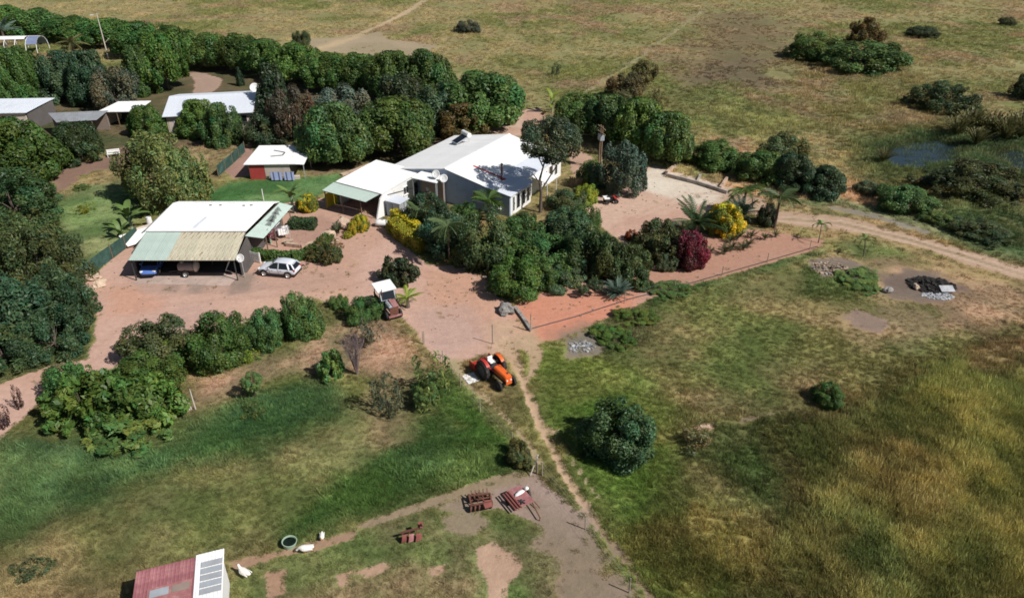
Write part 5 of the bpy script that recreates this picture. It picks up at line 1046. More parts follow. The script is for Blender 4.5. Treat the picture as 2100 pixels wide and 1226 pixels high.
# --- hedges: leafy walls following a line on the ground
def hedge(name, label, pts, w, h, col, n=2600, leaf=0.14):
    r = np.random.default_rng(len(label)); pts = [Vector((*P(x, y)[:2], 0)) for x, y in pts]; t = thing(name, label, 'hedge', pts[0]); o0 = pts[0]
    seg = np.array([(b - a).length for a, b in zip(pts, pts[1:])]); cum = np.concatenate([[0], np.cumsum(seg)]); u = r.random(n) * cum[-1]; k = np.clip(np.searchsorted(cum, u) - 1, 0, len(seg) - 1)
    A = np.array([tuple(p - o0) for p in pts]); f = ((u - cum[k]) / seg[k])[:, None]; c = A[k] * (1 - f) + A[k + 1] * f; d = (A[k + 1] - A[k]); d /= np.linalg.norm(d, axis=1, keepdims=True); nrm = np.stack([-d[:, 1], d[:, 0], np.zeros(n)], 1)
    face = r.random(n); s = np.where(r.random(n) < 0.5, -1, 1)[:, None]; top = (face < 0.42)[:, None]; v = r.random((n, 1)); bump_ = 0.07 * np.sin(u * 3.1)[:, None] + r.normal(0, 0.04, (n, 1))
    Pn = np.where(top, c + nrm * (v * 2 - 1) * w / 2 + np.array([0, 0, 1]) * (h + bump_), c + nrm * s * (w / 2 + bump_) + np.array([0, 0, 1]) * v * h); Nn = np.where(top, np.array([0, 0, 1.0]), nrm * s) + r.normal(0, 0.5, (n, 3)); Nn /= np.linalg.norm(Nn, axis=1, keepdims=True)
    V, F = leaf_quads(Pn, Nn, leaf, r); me = np_mesh('foliage', V, F, M['leaf'], {'lv': tint(n, r)}); o = put(bpy.data.objects.new('foliage', me), t); o.color = (*GREEN[col], 1)
    mb = MB()
    for a, b in zip(A[:-1], A[1:]): mb.beam(Vector(a) + Vector((0, 0, h * 0.46)), Vector(b) + Vector((0, 0, h * 0.46)), w * 0.8, h * 0.86)
    o = mb.build('stems', M['leaf'], t); o.data.attributes.new('lv', 'FLOAT_COLOR', 'POINT').data.foreach_set('color', [0.55, 0.55, 0.55, 1] * len(o.data.vertices)); o.color = (*GREEN[col], 1)
    return t
hedge('curved_hedge', 'curved clipped green hedge behind the silver car', [(516, 528), (560, 534), (600, 535), (632, 528), (658, 512), (676, 495)], 1.1, 0.9, 'mango', 4200)
hedge('box_hedge', 'short rectangular clipped hedge on the patio', [(596, 466), (648, 468)], 1.3, 1.0, 'deep', 2600)
hedge('golden_hedge', 'golden yellow clipped hedge between wing and yard', [(806, 472), (832, 496), (872, 518)], 1.5, 1.5, 'gold', 3200)
hedge('golden_hedge', 'bright yellow low edge of the golden hedge beside white tank', [(808, 458), (830, 470), (860, 490)], 0.9, 1.7, 'yellow', 1300)

# ================================================================== VEHICLES
def wheel(parent, c, r, w, rim_r, rim_mat='rim', lugs=0, name='wheel'):
    """a tyre with a rim as sub-part; axle along local y"""
    Mx = Matrix.Translation(Vector(c)) @ Matrix.Rotation(math.pi / 2, 4, 'X')
    prof = [(rim_r, -w / 2 * 0.8), (r * 0.9, -w / 2), (r * 0.985, -w / 2 * 0.75), (r, -w / 4), (r, w / 4), (r * 0.985, w / 2 * 0.75), (r * 0.9, w / 2), (rim_r, w / 2 * 0.8)]
    mb = MB(); rings = [[Mx @ Vector((a * math.cos(k * 6.28318 / 24), a * math.sin(k * 6.28318 / 24), z)) for k in range(24)] for a, z in prof]; mb.loft(rings, cap=False)
    for k in range(lugs):
        for s in (-1, 1):
            a = 6.28318 * (k + 0.25 * s) / lugs; R_ = Matrix.Rotation(a, 4, 'Z'); A = R_ @ Vector((r * 1.0, 0, s * w * 0.05)); B = (Matrix.Rotation(a + 0.16, 4, 'Z')) @ Vector((r * 1.0, 0, s * w * 0.46)); mb.beam(Mx @ A, Mx @ B, 0.05, 0.05)
    o = mb.build(name, M['tyre'], parent)
    q = MB(); pr = [(0.03, -w * 0.22), (rim_r * 0.5, -w * 0.2), (rim_r * 0.9, -w * 0.28), (rim_r * 1.0, -w * 0.42), (rim_r * 1.0, w * 0.42), (rim_r * 0.9, w * 0.28), (rim_r * 0.5, w * 0.2), (0.03, w * 0.22)]
    q.loft([[Mx @ Vector((a * math.cos(k * 6.28318 / 20), a * math.sin(k * 6.28318 / 20), z)) for k in range(20)] for a, z in pr]).build('rim', M[rim_mat], o)
    return o
def car(name, label, loc, rz, paint, roof_paint=None):
    g = thing(name, label, 'car', loc, rz); mp = M[paint]
    xs = [-2.06, -1.98, -1.6, -0.9, 0, 0.75, 1.15, 1.6, 1.92, 2.06]; zt = [0.72, 0.96, 1.03, 1.0, 0.97, 0.96, 0.95, 0.90, 0.80, 0.62]; hw = [0.66, 0.80, 0.875, 0.885, 0.885, 0.885, 0.88, 0.85, 0.76, 0.58]; zb = [0.42, 0.34, 0.28, 0.25, 0.25, 0.25, 0.26, 0.28, 0.32, 0.40]
    rings = []
    for x, t, w, b in zip(xs, zt, hw, zb):
        m_ = (t + b) / 2; rings.append([Vector((x, y, z)) for y, z in ((-w * 0.86, b), (-w * 0.97, b + 0.14), (-w, m_), (-w * 0.98, t - 0.12), (-w * 0.88, t), (w * 0.88, t), (w * 0.98, t - 0.12), (w, m_), (w * 0.97, b + 0.14), (w * 0.86, b))])
    body = MB().loft(rings).build('body', mp, g, smooth=True); sd = body.modifiers.new('s', 'SUBSURF'); sd.levels = sd.render_levels = 1
    cab = [(0.95, 0.97, 0.78), (0.30, 1.44, 0.63), (-0.1, 1.535, 0.61), (-1.1, 1.50, 0.59), (-1.62, 1.40, 0.54), (-1.98, 1.02, 0.70)]
    gl = []
    for x, z, w in cab: gl.append([Vector((x, y, zz)) for y, zz in ((-0.80, 0.93), (-w, z), (w, z), (0.80, 0.93))])
    MB().loft(gl).build('windows', M['glass'], g)
    rp = []
    for x, z, w in ((0.34, 1.425, 0.60), (0.15, 1.49, 0.625), (-0.4, 1.56, 0.625), (-1.1, 1.545, 0.61), (-1.66, 1.43, 0.55)): rp.append([Vector((x, y, zz)) for y, zz in ((-w, z - 0.03), (-w * 0.85, z + 0.02), (w * 0.85, z + 0.02), (w, z - 0.03))])
    MB().loft(rp).build('roof', M[roof_paint or paint], g, smooth=True)
    for s in (-1, 1):
        p = MB(); p.beam((0.98, s * 0.80, 0.95), (0.30, s * 0.625, 1.46), 0.07, 0.06); p.beam((-0.28, s * 0.83, 0.95), (-0.34, s * 0.63, 1.50), 0.09, 0.05); p.beam((-1.45, s * 0.815, 0.97), (-1.25, s * 0.60, 1.48), 0.16, 0.06); p.beam((-1.98, s * 0.74, 0.98), (-1.66, s * 0.55, 1.42), 0.14, 0.08); p.build('pillars', mp, g)
        MB().box((0.62, s * 0.96, 1.02), (0.13, 0.16, 0.13)).build('mirror', mp, g, bevel=0.03)
        MB().box((1.86, s * 0.60, 0.74), (0.22, 0.30, 0.12), rz=-s * 0.5).build('headlight', M['white_plastic'], g, bevel=0.03)
        MB().box((-1.95, s * 0.68, 0.86), (0.12, 0.26, 0.20), rz=s * 0.35).build('tail_light', M['lamp_red'], g, bevel=0.03)
        for x in (-0.32, 0.62): MB().box((x, s * 0.893, 0.62), (0.012, 0.012, 0.6)).build('door_seam', M['black_trim'], g)
        for x in (-0.62, 0.28): MB().box((x, s * 0.90, 0.84), (0.17, 0.03, 0.03)).build('door_handle', mp, g)
        for x in (-1.28, 1.28):
            MB().tube([(x + 0.40 * math.cos(a), s * 0.86, 0.34 + 0.40 * math.sin(a)) for a in np.linspace(-0.1, 3.24, 12)], 0.055, 6).build('wheel_arch', M['black_trim'], g)
            wheel(g, (x, s * 0.80, 0.335), 0.335, 0.22, 0.22)
        MB().box((0, s * 0.87, 0.27), (1.75, 0.07, 0.12)).build('side_sill', M['black_trim'], g)
    MB().box((-2.03, 0, 0.45), (0.14, 1.36, 0.22)).build('rear_bumper', M['black_trim'], g, bevel=0.04); MB().box((2.02, 0, 0.42), (0.14, 1.2, 0.20)).build('front_bumper', M['black_trim'], g, bevel=0.04)
    MB().box((-2.085, 0, 0.72), (0.02, 0.46, 0.12)).build('number_plate', M['white_plastic'], g); MB().box((-1.72, 0, 1.44), (0.22, 0.98, 0.03)).build('spoiler', mp, g)
    return g
cF, cR = P(541, 566), P(594, 571); cm_ = (cF + cR) / 2; dv = cF - cR; off = Vector((-dv.y, dv.x, 0)).normalized() * 0.8
off = off if off.y > 0 else -off
car('silver_car', 'silver white hatchback parked beside the curved hedge', cm_ + off, math.atan2(dv.y, dv.x), 'car_silver')
pc = P(322, 552); car('blue_car', 'blue car with white roof standing under the garage lean-to', (pc.x - 0.2, pc.y - 0.1, 0.02), math.radians(-82), 'car_blue', 'car_white')
# tank trailer half out of the garage
pc = P(388, 566); g = thing('tank_trailer', 'dusty grey tank trailer half out of the garage', 'trailer', (pc.x, pc.y + 0.25, 0.02), 0.05)
rg = [[Vector((x, r_ * math.cos(a), 0.95 + r_ * math.sin(a))) for a in [k * 6.28318 / 18 for k in range(18)]] for x, r_ in ((-0.95, 0.30), (-0.9, 0.42), (-0.6, 0.47), (0.5, 0.47), (0.62, 0.44))]
mt_ = mat('dusty_grey', (0.34, 0.28, 0.26), 0.8, 0.15, 2.0); MB().loft(rg).build('tank', mt_, g, smooth=True)
MB().loft([[Vector((x, r_ * math.cos(a), 0.98 + r_ * math.sin(a))) for a in [k * 6.28318 / 18 for k in range(18)]] for x, r_ in ((0.62, 0.40), (0.70, 0.58), (0.82, 0.60), (0.90, 0.50), (1.05, 0.30))]).build('end_drum', mat('drum_beige', (0.55, 0.48, 0.42), 0.8, 0.12, 2.0), g, smooth=True)
MB().tube([(-0.5, 0, 1.35), (-0.5, 0, 1.55)], 0.2, 12).build('filler_cap', mt_, g)
MB().beam((-1.1, 0.32, 0.46), (1.0, 0.32, 0.46), 0.08, 0.08).beam((-1.1, -0.32, 0.46), (1.0, -0.32, 0.46), 0.08, 0.08).beam((-0.2, -0.5, 0.42), (-0.2, 0.5, 0.42), 0.08, 0.08).build('chassis', M['dark_steel'], g); MB().beam((-1.1, 0, 0.46), (-2.0, 0, 0.42), 0.08, 0.08).build('drawbar', M['dark_steel'], g); MB().beam((-1.9, 0, 0.0), (-1.9, 0, 0.42), 0.05, 0.05).build('prop_stand', M['dark_steel'], g)
for s in (-1, 1): wheel(g, (-0.2, s * 0.58, 0.32), 0.32, 0.18, 0.19)
# orange tractor
def tractor_base(g, red, rw=0.80, fw=0.43):
    for s in (-1, 1):
        wheel(g, (0, s * 0.80, rw), rw, 0.36, 0.45, 'dark_steel', 14, 'rear_wheel'); wheel(g, (2.05, s * 0.66, fw), fw, 0.2, 0.22, 'dark_steel', 0, 'front_wheel')
    MB().box((0.15, 0, 0.78), (0.9, 0.62, 0.6)).box((1.2, 0, 0.72), (1.6, 0.42, 0.46)).build('gearbox', M['dark_steel'], g, bevel=0.03)
    MB().tube([(0, -0.75, 0.8), (0, 0.75, 0.8)], 0.12, 10).build('rear_axle', M['dark_steel'], g); MB().beam((2.05, -0.6, 0.46), (2.05, 0.6, 0.46), 0.12, 0.14).build('front_axle', M['dark_steel'], g)
fa, ra = P(1030, 797), P(1008, 768.5); dv = fa - ra; ang = math.atan2(dv.y, dv.x) + 0.16
g = thing('orange_tractor', 'orange tractor with red mudguards and white seat cover on grass', 'tractor', ra, ang); tractor_base(g, 'tractor_red')
rings = [[Vector((x, y, z)) for y, z in ((-w, b), (-w, t - 0.1), (-w * 0.72, t), (w * 0.72, t), (w, t - 0.1), (w, b))] for x, w, b, t in ((0.85, 0.34, 0.92, 1.42), (1.6, 0.33, 0.9, 1.38), (2.3, 0.31, 0.86, 1.32), (2.46, 0.29, 0.84, 1.27))]
bo = MB().loft(rings).build('bonnet', M['orange'], g); MB().box((2.475, 0, 0.80), (0.04, 0.54, 0.42)).build('grille', M['orange'], bo); MB().tube([(2.1, 0.12, 1.34), (2.1, 0.12, 1.42)], 0.07, 10).build('radiator_cap', M['dark_steel'], bo)
for s in (-1, 1): MB().tube([(2.48, s * 0.17, 0.98), (2.52, s * 0.17, 0.98)], 0.07, 10).build('headlight', M['white_plastic'], bo)
for s in (-1, 1):
    q = MB(); A_ = np.linspace(0.75, 2.2, 9)
    q.loft([[Vector((0.9 * math.cos(a), s * (0.55 + 0.30 * k), 0.8 + 0.9 * math.sin(a))) for k in (0, 1)] + [Vector((0.86 * math.cos(a), s * (0.55 + 0.30 * k), 0.8 + 0.86 * math.sin(a))) for k in (1, 0)] for a in A_]); q.build('mudguard', M['tractor_red' if s < 0 else 'orange'], g)
MB().box((0.55, 0, 1.02), (0.8, 0.9, 0.05)).build('platform', M['tractor_red'], g); MB().box((-0.35, 0, 1.12), (0.6, 0.95, 0.2)).build('tool_box', M['tractor_red'], g, bevel=0.02)
q = MB(); q.box((0.02, 0, 1.33), (0.5, 0.48, 0.12)); q.box((-0.24, 0, 1.52), (0.12, 0.48, 0.36)); q.build('seat', M['cloth_white'], g, bevel=0.05); MB().box((0.02, 0, 1.15), (0.2, 0.2, 0.26)).build('seat_post', M['dark_steel'], g)
MB().tube([(0.82, 0, 1.38), (0.60, 0, 1.62)], 0.025, 6).build('steering_column', M['dark_steel'], g); MB().tube([(0.60 + 0.19 * math.cos(a) * 0.5, 0.19 * math.sin(a), 1.62 + 0.19 * math.cos(a) * 0.86) for a in np.linspace(0, 6.28, 15)], 0.018, 5).build('steering_wheel', M['dark_steel'], g)
MB().tube([(1.35, 0.30, 1.2), (1.35, 0.30, 2.05)], 0.035, 8).build('exhaust_pipe', M['dark_steel'], g)
for s in (-1, 1): MB().beam((-0.2, s * 0.3, 0.6), (-0.95, s * 0.38, 0.5), 0.06, 0.06).build('lift_arm', M['dark_steel'], g)
bp_ = ra + Vector((math.cos(ang), math.sin(ang), 0)) * -1.35
g = thing('box_scraper', 'red box scraper hitched behind the orange tractor', 'implement', bp_, ang)
MB().box((-0.1, 0, 0.42), (0.08, 1.9, 0.6)).build('blade', M['tractor_red'], g)
for s in (-1, 1): MB().prism([(-0.5, s * 0.93 - 0.02), (0.35, s * 0.93 - 0.02), (0.35, s * 0.93 + 0.02), (-0.5, s * 0.93 + 0.02)], 0.1, 0.75).build('side_plate', M['tractor_red'], g)
MB().beam((0, -0.4, 0.7), (0.1, 0, 1.2), 0.07, 0.07).beam((0, 0.4, 0.7), (0.1, 0, 1.2), 0.07, 0.07).build('headstock', M['rust_red'], g)
# old tractor with white cab roof
pc = P(800, 646); g = thing('old_cab_tractor', 'derelict tractor with white cab roof and faded red bonnet', 'tractor', (pc.x - 0.55, pc.y + 1.3, 0), math.radians(-62)); tractor_base(g, 'faded_red', 0.7, 0.4)
for x, y in ((-0.75, -0.72), (-0.75, 0.72), (0.7, -0.72), (0.7, 0.72)): MB().beam((x * 0.95, y, 0.7), (x, y, 2.25), 0.07, 0.07).build('cab_post', M['grey_plastic'], g)
MB().slab((-0.95, 0.9, 2.36), (-0.95, -0.9, 2.36), (0.8, -0.9, 2.26), (0.8, 0.9, 2.26), 0.09).build('cab_roof', M['white_roof'], g); wi = MB().slab((0.74, 0.7, 2.18), (0.74, -0.7, 2.18), (1.05, -0.7, 1.4), (1.05, 0.7, 1.4), 0.05).build('windscreen_frame', M['grey_plastic'], g); MB().slab((0.77, 0.6, 2.13), (0.77, -0.6, 2.13), (1.06, -0.6, 1.47), (1.06, 0.6, 1.47), 0.02).build('pane', M['glass'], wi)
MB().box((-0.1, 0.76, 1.05), (1.6, 0.05, 0.9)).build('side_panel', M['dark_wall'], g); MB().box((-0.1, -0.76, 1.05), (1.6, 0.05, 0.9)).build('side_panel', M['dark_wall'], g); MB().box((-0.2, 0, 1.05), (0.5, 0.5, 0.5)).build('seat', M['dark_steel'], g, bevel=0.05)
MB().slab((1.05, 0.5, 1.42), (1.05, -0.05, 1.46), (2.35, -0.05, 1.34), (2.35, 0.5, 1.30), 0.05).build('bonnet', M['faded_red'], g)
en = MB().box((1.65, -0.2, 1.05), (1.2, 0.4, 0.5)).build('engine', M['grey_plastic'], g, bevel=0.03)
for k in range(4): MB().tube([(1.2 + 0.28 * k, -0.25, 1.25), (1.2 + 0.28 * k, -0.25, 1.42)], 0.07, 8).build('engine_cap', M['galv'], en)
MB().box((2.38, 0, 0.95), (0.08, 0.8, 0.7)).build('radiator', M['rust'], g); MB().box((2.55, 0, 0.5), (0.12, 1.2, 0.16)).build('bumper', M['faded_red'], g); MB().tube([(0.9, -0.55, 1.2), (0.9, -0.55, 2.5)], 0.04, 8).build('exhaust_pipe', M['rust'], g)
# quad bike
pc = P(1252, 416); g = thing('quad_bike', 'red and white quad bike parked at the driveway edge', 'quad bike', pc, math.radians(10))
for x in (-0.55, 0.6):
    for s in (-1, 1): wheel(g, (x, s * 0.42, 0.28), 0.28, 0.22, 0.14, 'dark_steel')
MB().box((0, 0, 0.5), (1.3, 0.36, 0.26)).build('frame', M['black_trim'], g); MB().box((0.62, 0, 0.72), (0.6, 0.95, 0.12)).build('front_mudguard', M['tractor_red'], g, bevel=0.04); MB().box((-0.6, 0, 0.72), (0.7, 1.0, 0.14)).build('rear_mudguard', M['cloth_white'], g, bevel=0.04); MB().box((-0.1, 0, 0.82), (0.75, 0.34, 0.16)).build('seat', M['black_trim'], g, bevel=0.05)
MB().tube([(0.42, -0.42, 1.08), (0.36, 0, 1.02), (0.42, 0.42, 1.08)], 0.03, 6).build('handlebar', M['black_trim'], g); MB().box((0.85, 0, 0.86), (0.4, 0.7, 0.05)).build('rack', M['dark_steel'], g)

# ================================================================== FARM IMPLEMENTS AND YARD THINGS
def disc_mesh(r, dish_=0.08, mt='rust'):
    q = MB(); pr = [(0.02, dish_), (r * 0.5, dish_ * 0.75), (r, 0), (r, -0.012), (r * 0.5, dish_ * 0.75 - 0.015), (0.02, dish_ - 0.015)]
    return q.loft([[Vector((z, a * math.cos(k * 6.28318 / 18), a * math.sin(k * 6.28318 / 18))) for k in range(18)] for a, z in pr]).mesh('disc', M[mt])
g = thing('disc_harrow', 'rusty disc harrow on bare ground, left of the red trailer', 'implement', P(986, 1036), 0.2); g.scale = (0.85, 0.85, 0.85); DM = disc_mesh(0.3)
MB().beam((-0.85, 0.55, 0.62), (0.85, 0.45, 0.62), 0.1, 0.1).beam((-0.85, -0.45, 0.62), (0.85, -0.35, 0.62), 0.1, 0.1).beam((-0.75, -0.5, 0.63), (-0.8, 0.6, 0.63), 0.1, 0.1).beam((0.75, -0.4, 0.63), (0.8, 0.5, 0.63), 0.1, 0.1).beam((-0.75, 0.05, 0.6), (0.78, 0.1, 0.6), 0.08, 0.08).build('frame', M['rust'], g)
for y, sg_ in ((0.62, 1), (-0.42, -1)):
    MB().tube([(-0.85, y, 0.3), (0.85, y - 0.12 * sg_, 0.3)], 0.04, 6).build('axle', M['rust'], g)
    for k in range(6): o = put(bpy.data.objects.new('disc', DM), g); o.location = (-0.8 + 0.32 * k, y - 0.02 * k * sg_, 0.3); o.rotation_euler = (0, 0, 0.25 * sg_)
for k in range(5): MB().beam((-0.6 + 0.3 * k, 0.55, 0.66), (-0.6 + 0.3 * k, 0.72, 0.95), 0.06, 0.08).build('tine', M['rust'], g)
MB().slab((0.1, -0.2, 0.7), (0.75, -0.25, 0.7), (0.8, -0.75, 0.5), (0.2, -0.85, 0.5), 0.03).build('weight_plate', M['rust_red'], g); MB().beam((-0.3, -0.3, 0.68), (-0.1, -0.3, 1.2), 0.07, 0.07).beam((0.25, -0.3, 0.68), (-0.05, -0.3, 1.2), 0.07, 0.07).build('headstock', M['rust'], g)
g = thing('flat_trailer', 'red flat trailer with drawbar on the pinkish gravel pad', 'trailer', P(1066, 1028), math.radians(-58)); g.scale = (0.9, 0.9, 0.9)
dk = MB().prism([(-0.95, -0.55), (0.9, -0.6), (0.95, 0.6), (-0.9, 0.65)], 0.50, 0.55).build('deck', M['faded_red'], g)
for y in (-0.5, -0.72, -0.94): MB().beam((-0.75, y, 0.60), (1.05, y - 0.02, 0.60), 0.10, 0.08).build('side_rail', M['rust_red'], g)
MB().beam((0.9, 0.45, 0.45), (2.3, 0.2, 0.30), 0.07, 0.07).build('drawbar', M['rust'], g); MB().beam((0.7, 0.66, 0.40), (1.5, 0.70, 0.30), 0.05, 0.05).build('stay', M['rust'], g); MB().beam((2.25, 0.2, 0), (2.25, 0.2, 0.3), 0.05, 0.05).build('prop_stand', M['rust'], g); MB().tube([(-0.2, -0.75, 0.26), (-0.2, 0.75, 0.26)], 0.04, 8).build('axle', M['dark_steel'], g); MB().beam((-0.2, -0.5, 0.38), (-0.2, 0.5, 0.38), 0.08, 0.24).build('bolster', M['rust'], g)
for s in (-1, 1): wheel(g, (-0.2, s * 0.85, 0.26), 0.26, 0.15, 0.14, 'rust')
for a, b in (((0.3, -0.35), (0.85, -0.1)), ((0.35, -0.1), (0.8, -0.35)), ((0.5, -0.4), (0.6, 0.05))): MB().beam((*a, 0.60), (*b, 0.64), 0.06, 0.06).build('scrap_bar', M['dark_steel'], g)
tc_ = P(1066, 1012, 0.5); g = thing('white_sack', 'white plastic sack lying on the red trailer', 'sack', (tc_.x, tc_.y, 0.50), 0.7)
MB().loft([[Vector((x, 0.16 * k * math.cos(a), 0.10 * k + 0.10 * k * math.sin(a))) for a in [j * 6.28318 / 10 for j in range(10)]] for x, k in ((-0.42, 0.25), (-0.3, 0.75), (0, 1), (0.25, 0.85), (0.38, 0.3))]).build('sack', M['cloth_white'], g, smooth=True); MB().loft([[Vector((0.38 + x, 0.14 * k * math.cos(a), 0.12 * k + 0.12 * k * math.sin(a))) for a in [j * 6.28318 / 10 for j in range(10)]] for x, k in ((0.06, 0.4), (0.14, 1), (0.28, 0.9), (0.36, 0.3))]).build('knot', M['cloth_white'], g, smooth=True)
g = thing('plough', 'rusty three share plough on weedy ground', 'implement', P(842, 1108), 0.12)
MB().beam((-0.55, 0.1, 0.62), (0.75, 0.35, 0.66), 0.09, 0.11).beam((0.55, 0.3, 0.66), (0.7, 0.2, 1.15), 0.08, 0.08).beam((0.75, 0.4, 0.66), (0.7, 0.2, 1.15), 0.08, 0.08).build('frame', M['rust'], g)
for k in range(3):
    x = -0.55 + 0.42 * k; q = MB(); q.loft([[Vector((x + 0.02 * i + 0.08 * math.sin(a), -0.12 + 0.10 * i - 0.10 * math.cos(a), 0.08 + 0.5 * (a / 1.6))) for i in (0, 1)] + [Vector((x + 0.30 + 0.1 * i, -0.02 + 0.1 * i - 0.08 * math.cos(a), 0.05 + 0.42 * (a / 1.6))) for i in (1, 0)] for a in np.linspace(0, 1.6, 6)]); q.build('mouldboard', M['rust_red' if k != 1 else 'faded_red'], g)
    MB().beam((x + 0.1, -0.0, 0.05), (x + 0.12, 0.18 + 0.06 * k, 0.62), 0.07, 0.05).build('leg', M['rust'], g)
MB().slab((0.5, 0.45, 1.0), (0.8, 0.5, 1.0), (0.8, 0.3, 0.7), (0.5, 0.25, 0.7), 0.03).build('headstock', M['rust_red'], g)
g = thing('water_tub', 'round green rimmed water tub beside the ducks', 'tub', P(594, 1118), 0); Rm = Matrix.Rotation(0.10, 4, 'Y')
MB().lathe([(0.36, 0.0), (0.42, 0.34), (0.45, 0.36), (0.45, 0.39), (0.40, 0.39), (0.37, 0.30), (0.02, 0.29)], 26, Rm).build('tub', M['green_plastic'], g); MB().lathe([(0.01, 0.315), (0.385, 0.315)], 26, Rm).build('water', M['water_dark'], g)
def duck(label, px, py, ang_, s, up):
    g = thing('duck', label, 'duck', P(px, py), ang_, 'white ducks'); nk = [(0.17, 0.0, 0.37), (0.23, 0, 0.43), (0.26, 0, 0.51), (0.28, 0, 0.57), (0.32, 0, 0.60), (0.36, 0, 0.59)] if up else [(0.17, 0, 0.35), (0.26, 0, 0.36), (0.33, 0, 0.32), (0.39, 0, 0.26), (0.43, 0, 0.22), (0.46, 0, 0.20)]
    pts = [(-0.46, 0, 0.40), (-0.36, 0, 0.37), (-0.18, 0, 0.31), (0.03, 0, 0.30)] + nk; rad = [0.05, 0.10, 0.17, 0.19, 0.15, 0.09, 0.065, 0.06, 0.07, 0.045]
    MB().tube(pts, rad, 12).build('body', M['feather'], g, smooth=True); e = Vector(pts[-1]); d_ = (Vector(pts[-1]) - Vector(pts[-2])).normalized()
    MB().tube([e, e + d_ * 0.10], [0.03, 0.012], 8).build('beak', M['beak'], g)
    for s_ in (-1, 1):
        MB().loft([[Vector((x, s_ * (0.14 + 0.05 * k), 0.33 + z)) for k, z in ((0, 0.10 * w), (1, 0.02), (0, -0.10 * w))] for x, w in ((0.12, 0.3), (0.03, 1), (-0.15, 0.9), (-0.42, 0.2))]).build('wing', M['feather'], g)
        MB().tube([(0.0, s_ * 0.08, 0.20), (0.02, s_ * 0.08, 0.02), (0.10, s_ * 0.09, 0.0)], [0.022, 0.016, 0.014], 6).build('leg', M['beak'], g)
    g.scale = (s, s, s); return g
duck('white duck with raised neck beside the red and white hut', 502, 1180, math.radians(150), 1.15, True)
duck('white duck bending down right of the water tub', 627, 1132, math.radians(185), 1.15, False)
duck('small white duck farthest back, facing the camera', 661, 1106, math.radians(-80), 0.8, True)
# rocks
def rock(name, label, px, py, s, mt='rock', seed=1, group=None, flat=0.6):
    r = np.random.default_rng(seed); mb = MB(); rings = []
    for i in range(8):
        a = math.pi * i / 7; rings.append([Vector((math.sin(a) * math.cos(b) + 1e-4 * math.cos(b), math.sin(a) * math.sin(b), math.cos(a))) for b in [k * 6.28318 / 12 for k in range(12)]])
    f = r.normal(size=(6, 3)); 
    for rg in rings:
        for p in rg:
            k = 1 + 0.22 * math.sin(p.dot(Vector(f[0])) * 2.2 + 1) + 0.16 * math.sin(p.dot(Vector(f[1])) * 4.1) + 0.08 * math.sin(p.dot(Vector(f[2])) * 8); p *= k; p.x *= s; p.y *= s * 0.8; p.z = p.z * s * flat
    mb.loft(rings); c = P(px, py); o = mb.build(name, M[mt]); o.location = (c.x, c.y, s * flat * 0.55); o.rotation_euler = (0, 0, seed * 1.7); return tag(o, label, 'rock', group)
rock('boulder', 'large grey white boulder at the yard edge below the clipped bush', 1040, 640, 0.85, seed=3)
for i, (x, y, s) in enumerate(sorted(((955, 552, 0.22), (968, 556, 0.18), (975, 548, 0.25), (988, 560, 0.2), (994, 570, 0.26), (972, 572, 0.2), (1000, 552, 0.2), (948, 546, 0.2), (984, 578, 0.16), (1010, 585, 0.2)))): rock('stone', ORD[i] + ' orange brown stone from the left in the scatter below the garden', x, y, s, 'sandstone', 10 + i, 'stones below the garden')
for i, (x, y, s, lab) in enumerate(((1632, 392, 0.8, 'grey boulder left of the mossy one under the track trees'), (1655, 398, 1.0, 'mossy boulder under the dark trees by the track'), (1676, 402, 0.7, 'slanted boulder right of the mossy one by track'), (672, 488, 0.9, 'tan boulder on the patio edge beside the agave'), (704, 466, 1.1, 'broad pale boulder behind the yellow ball bushes'), (688, 500, 0.5, 'small tan stone at the hedge end'), (190, 572, 0.8, 'tan rock slab at the yard corner by the thicket'), (205, 586, 0.7, 'second tan rock at the yard corner by the thicket'), (182, 600, 0.6, 'small tan rock below the slab by the thicket'), (1878, 592, 0.45, 'pale rock beside the burnt pile'), (1820, 598, 0.5, 'grey rock pile left of the burnt pile'))): rock('boulder', lab, x, y, s, 'sandstone' if 'tan' in lab or 'pale' in lab else 'rock', 40 + i)
# heaps
def heap(name, label, px, py, rx, ry, n, mats, hmax, seed, smin=0.06, smax=0.3, cat='heap'):
    r = random.Random(seed); g = thing(name, label, cat, P(px, py), 0)
    for mi, mt in enumerate(mats):
        mb = MB()
        for k in range(n if mt != 'cloth_white' else n // 6):
            a = r.random() * 6.283; d = math.sqrt(r.random()); z = hmax * (1 - d) * r.random() + 0.02; L_ = r.uniform(smin, smax); mb.box((rx * d * math.cos(a), ry * d * math.sin(a), z), (L_, L_ * r.uniform(0.3, 0.9), L_ * r.uniform(0.1, 0.5)), M=Matrix.Rotation(r.random() * 6, 3, 'Z') @ Matrix.Rotation(r.uniform(-0.6, 0.6), 3, 'X'))
        o = mb.build('debris', M[mt], g); o['kind'] = 'stuff'
    return g
heap('burnt_pile', 'black burnt heap of branches on the bare ground', 1908, 585, 2.3, 1.6, 520, ['char'], 0.55, 3, 0.08, 0.5); heap('ash_patch', 'pale grey ash spill beside the burnt heap', 1924, 607, 1.5, 0.8, 300, ['ash'], 0.05, 4, 0.06, 0.22)
heap('rubbish_heap', 'brown rubbish heap on the grass below garden strip', 1705, 552, 2.2, 1.6, 70, ['sandstone', 'wood', 'rock'], 0.3, 5, 0.06, 0.34); heap('rubbish_heap', 'grey plastic rubbish with white scraps left of the weeds', 1192, 712, 1.2, 0.9, 70, ['zinc_roof', 'cloth_white', 'rock'], 0.14, 6, 0.06, 0.3)
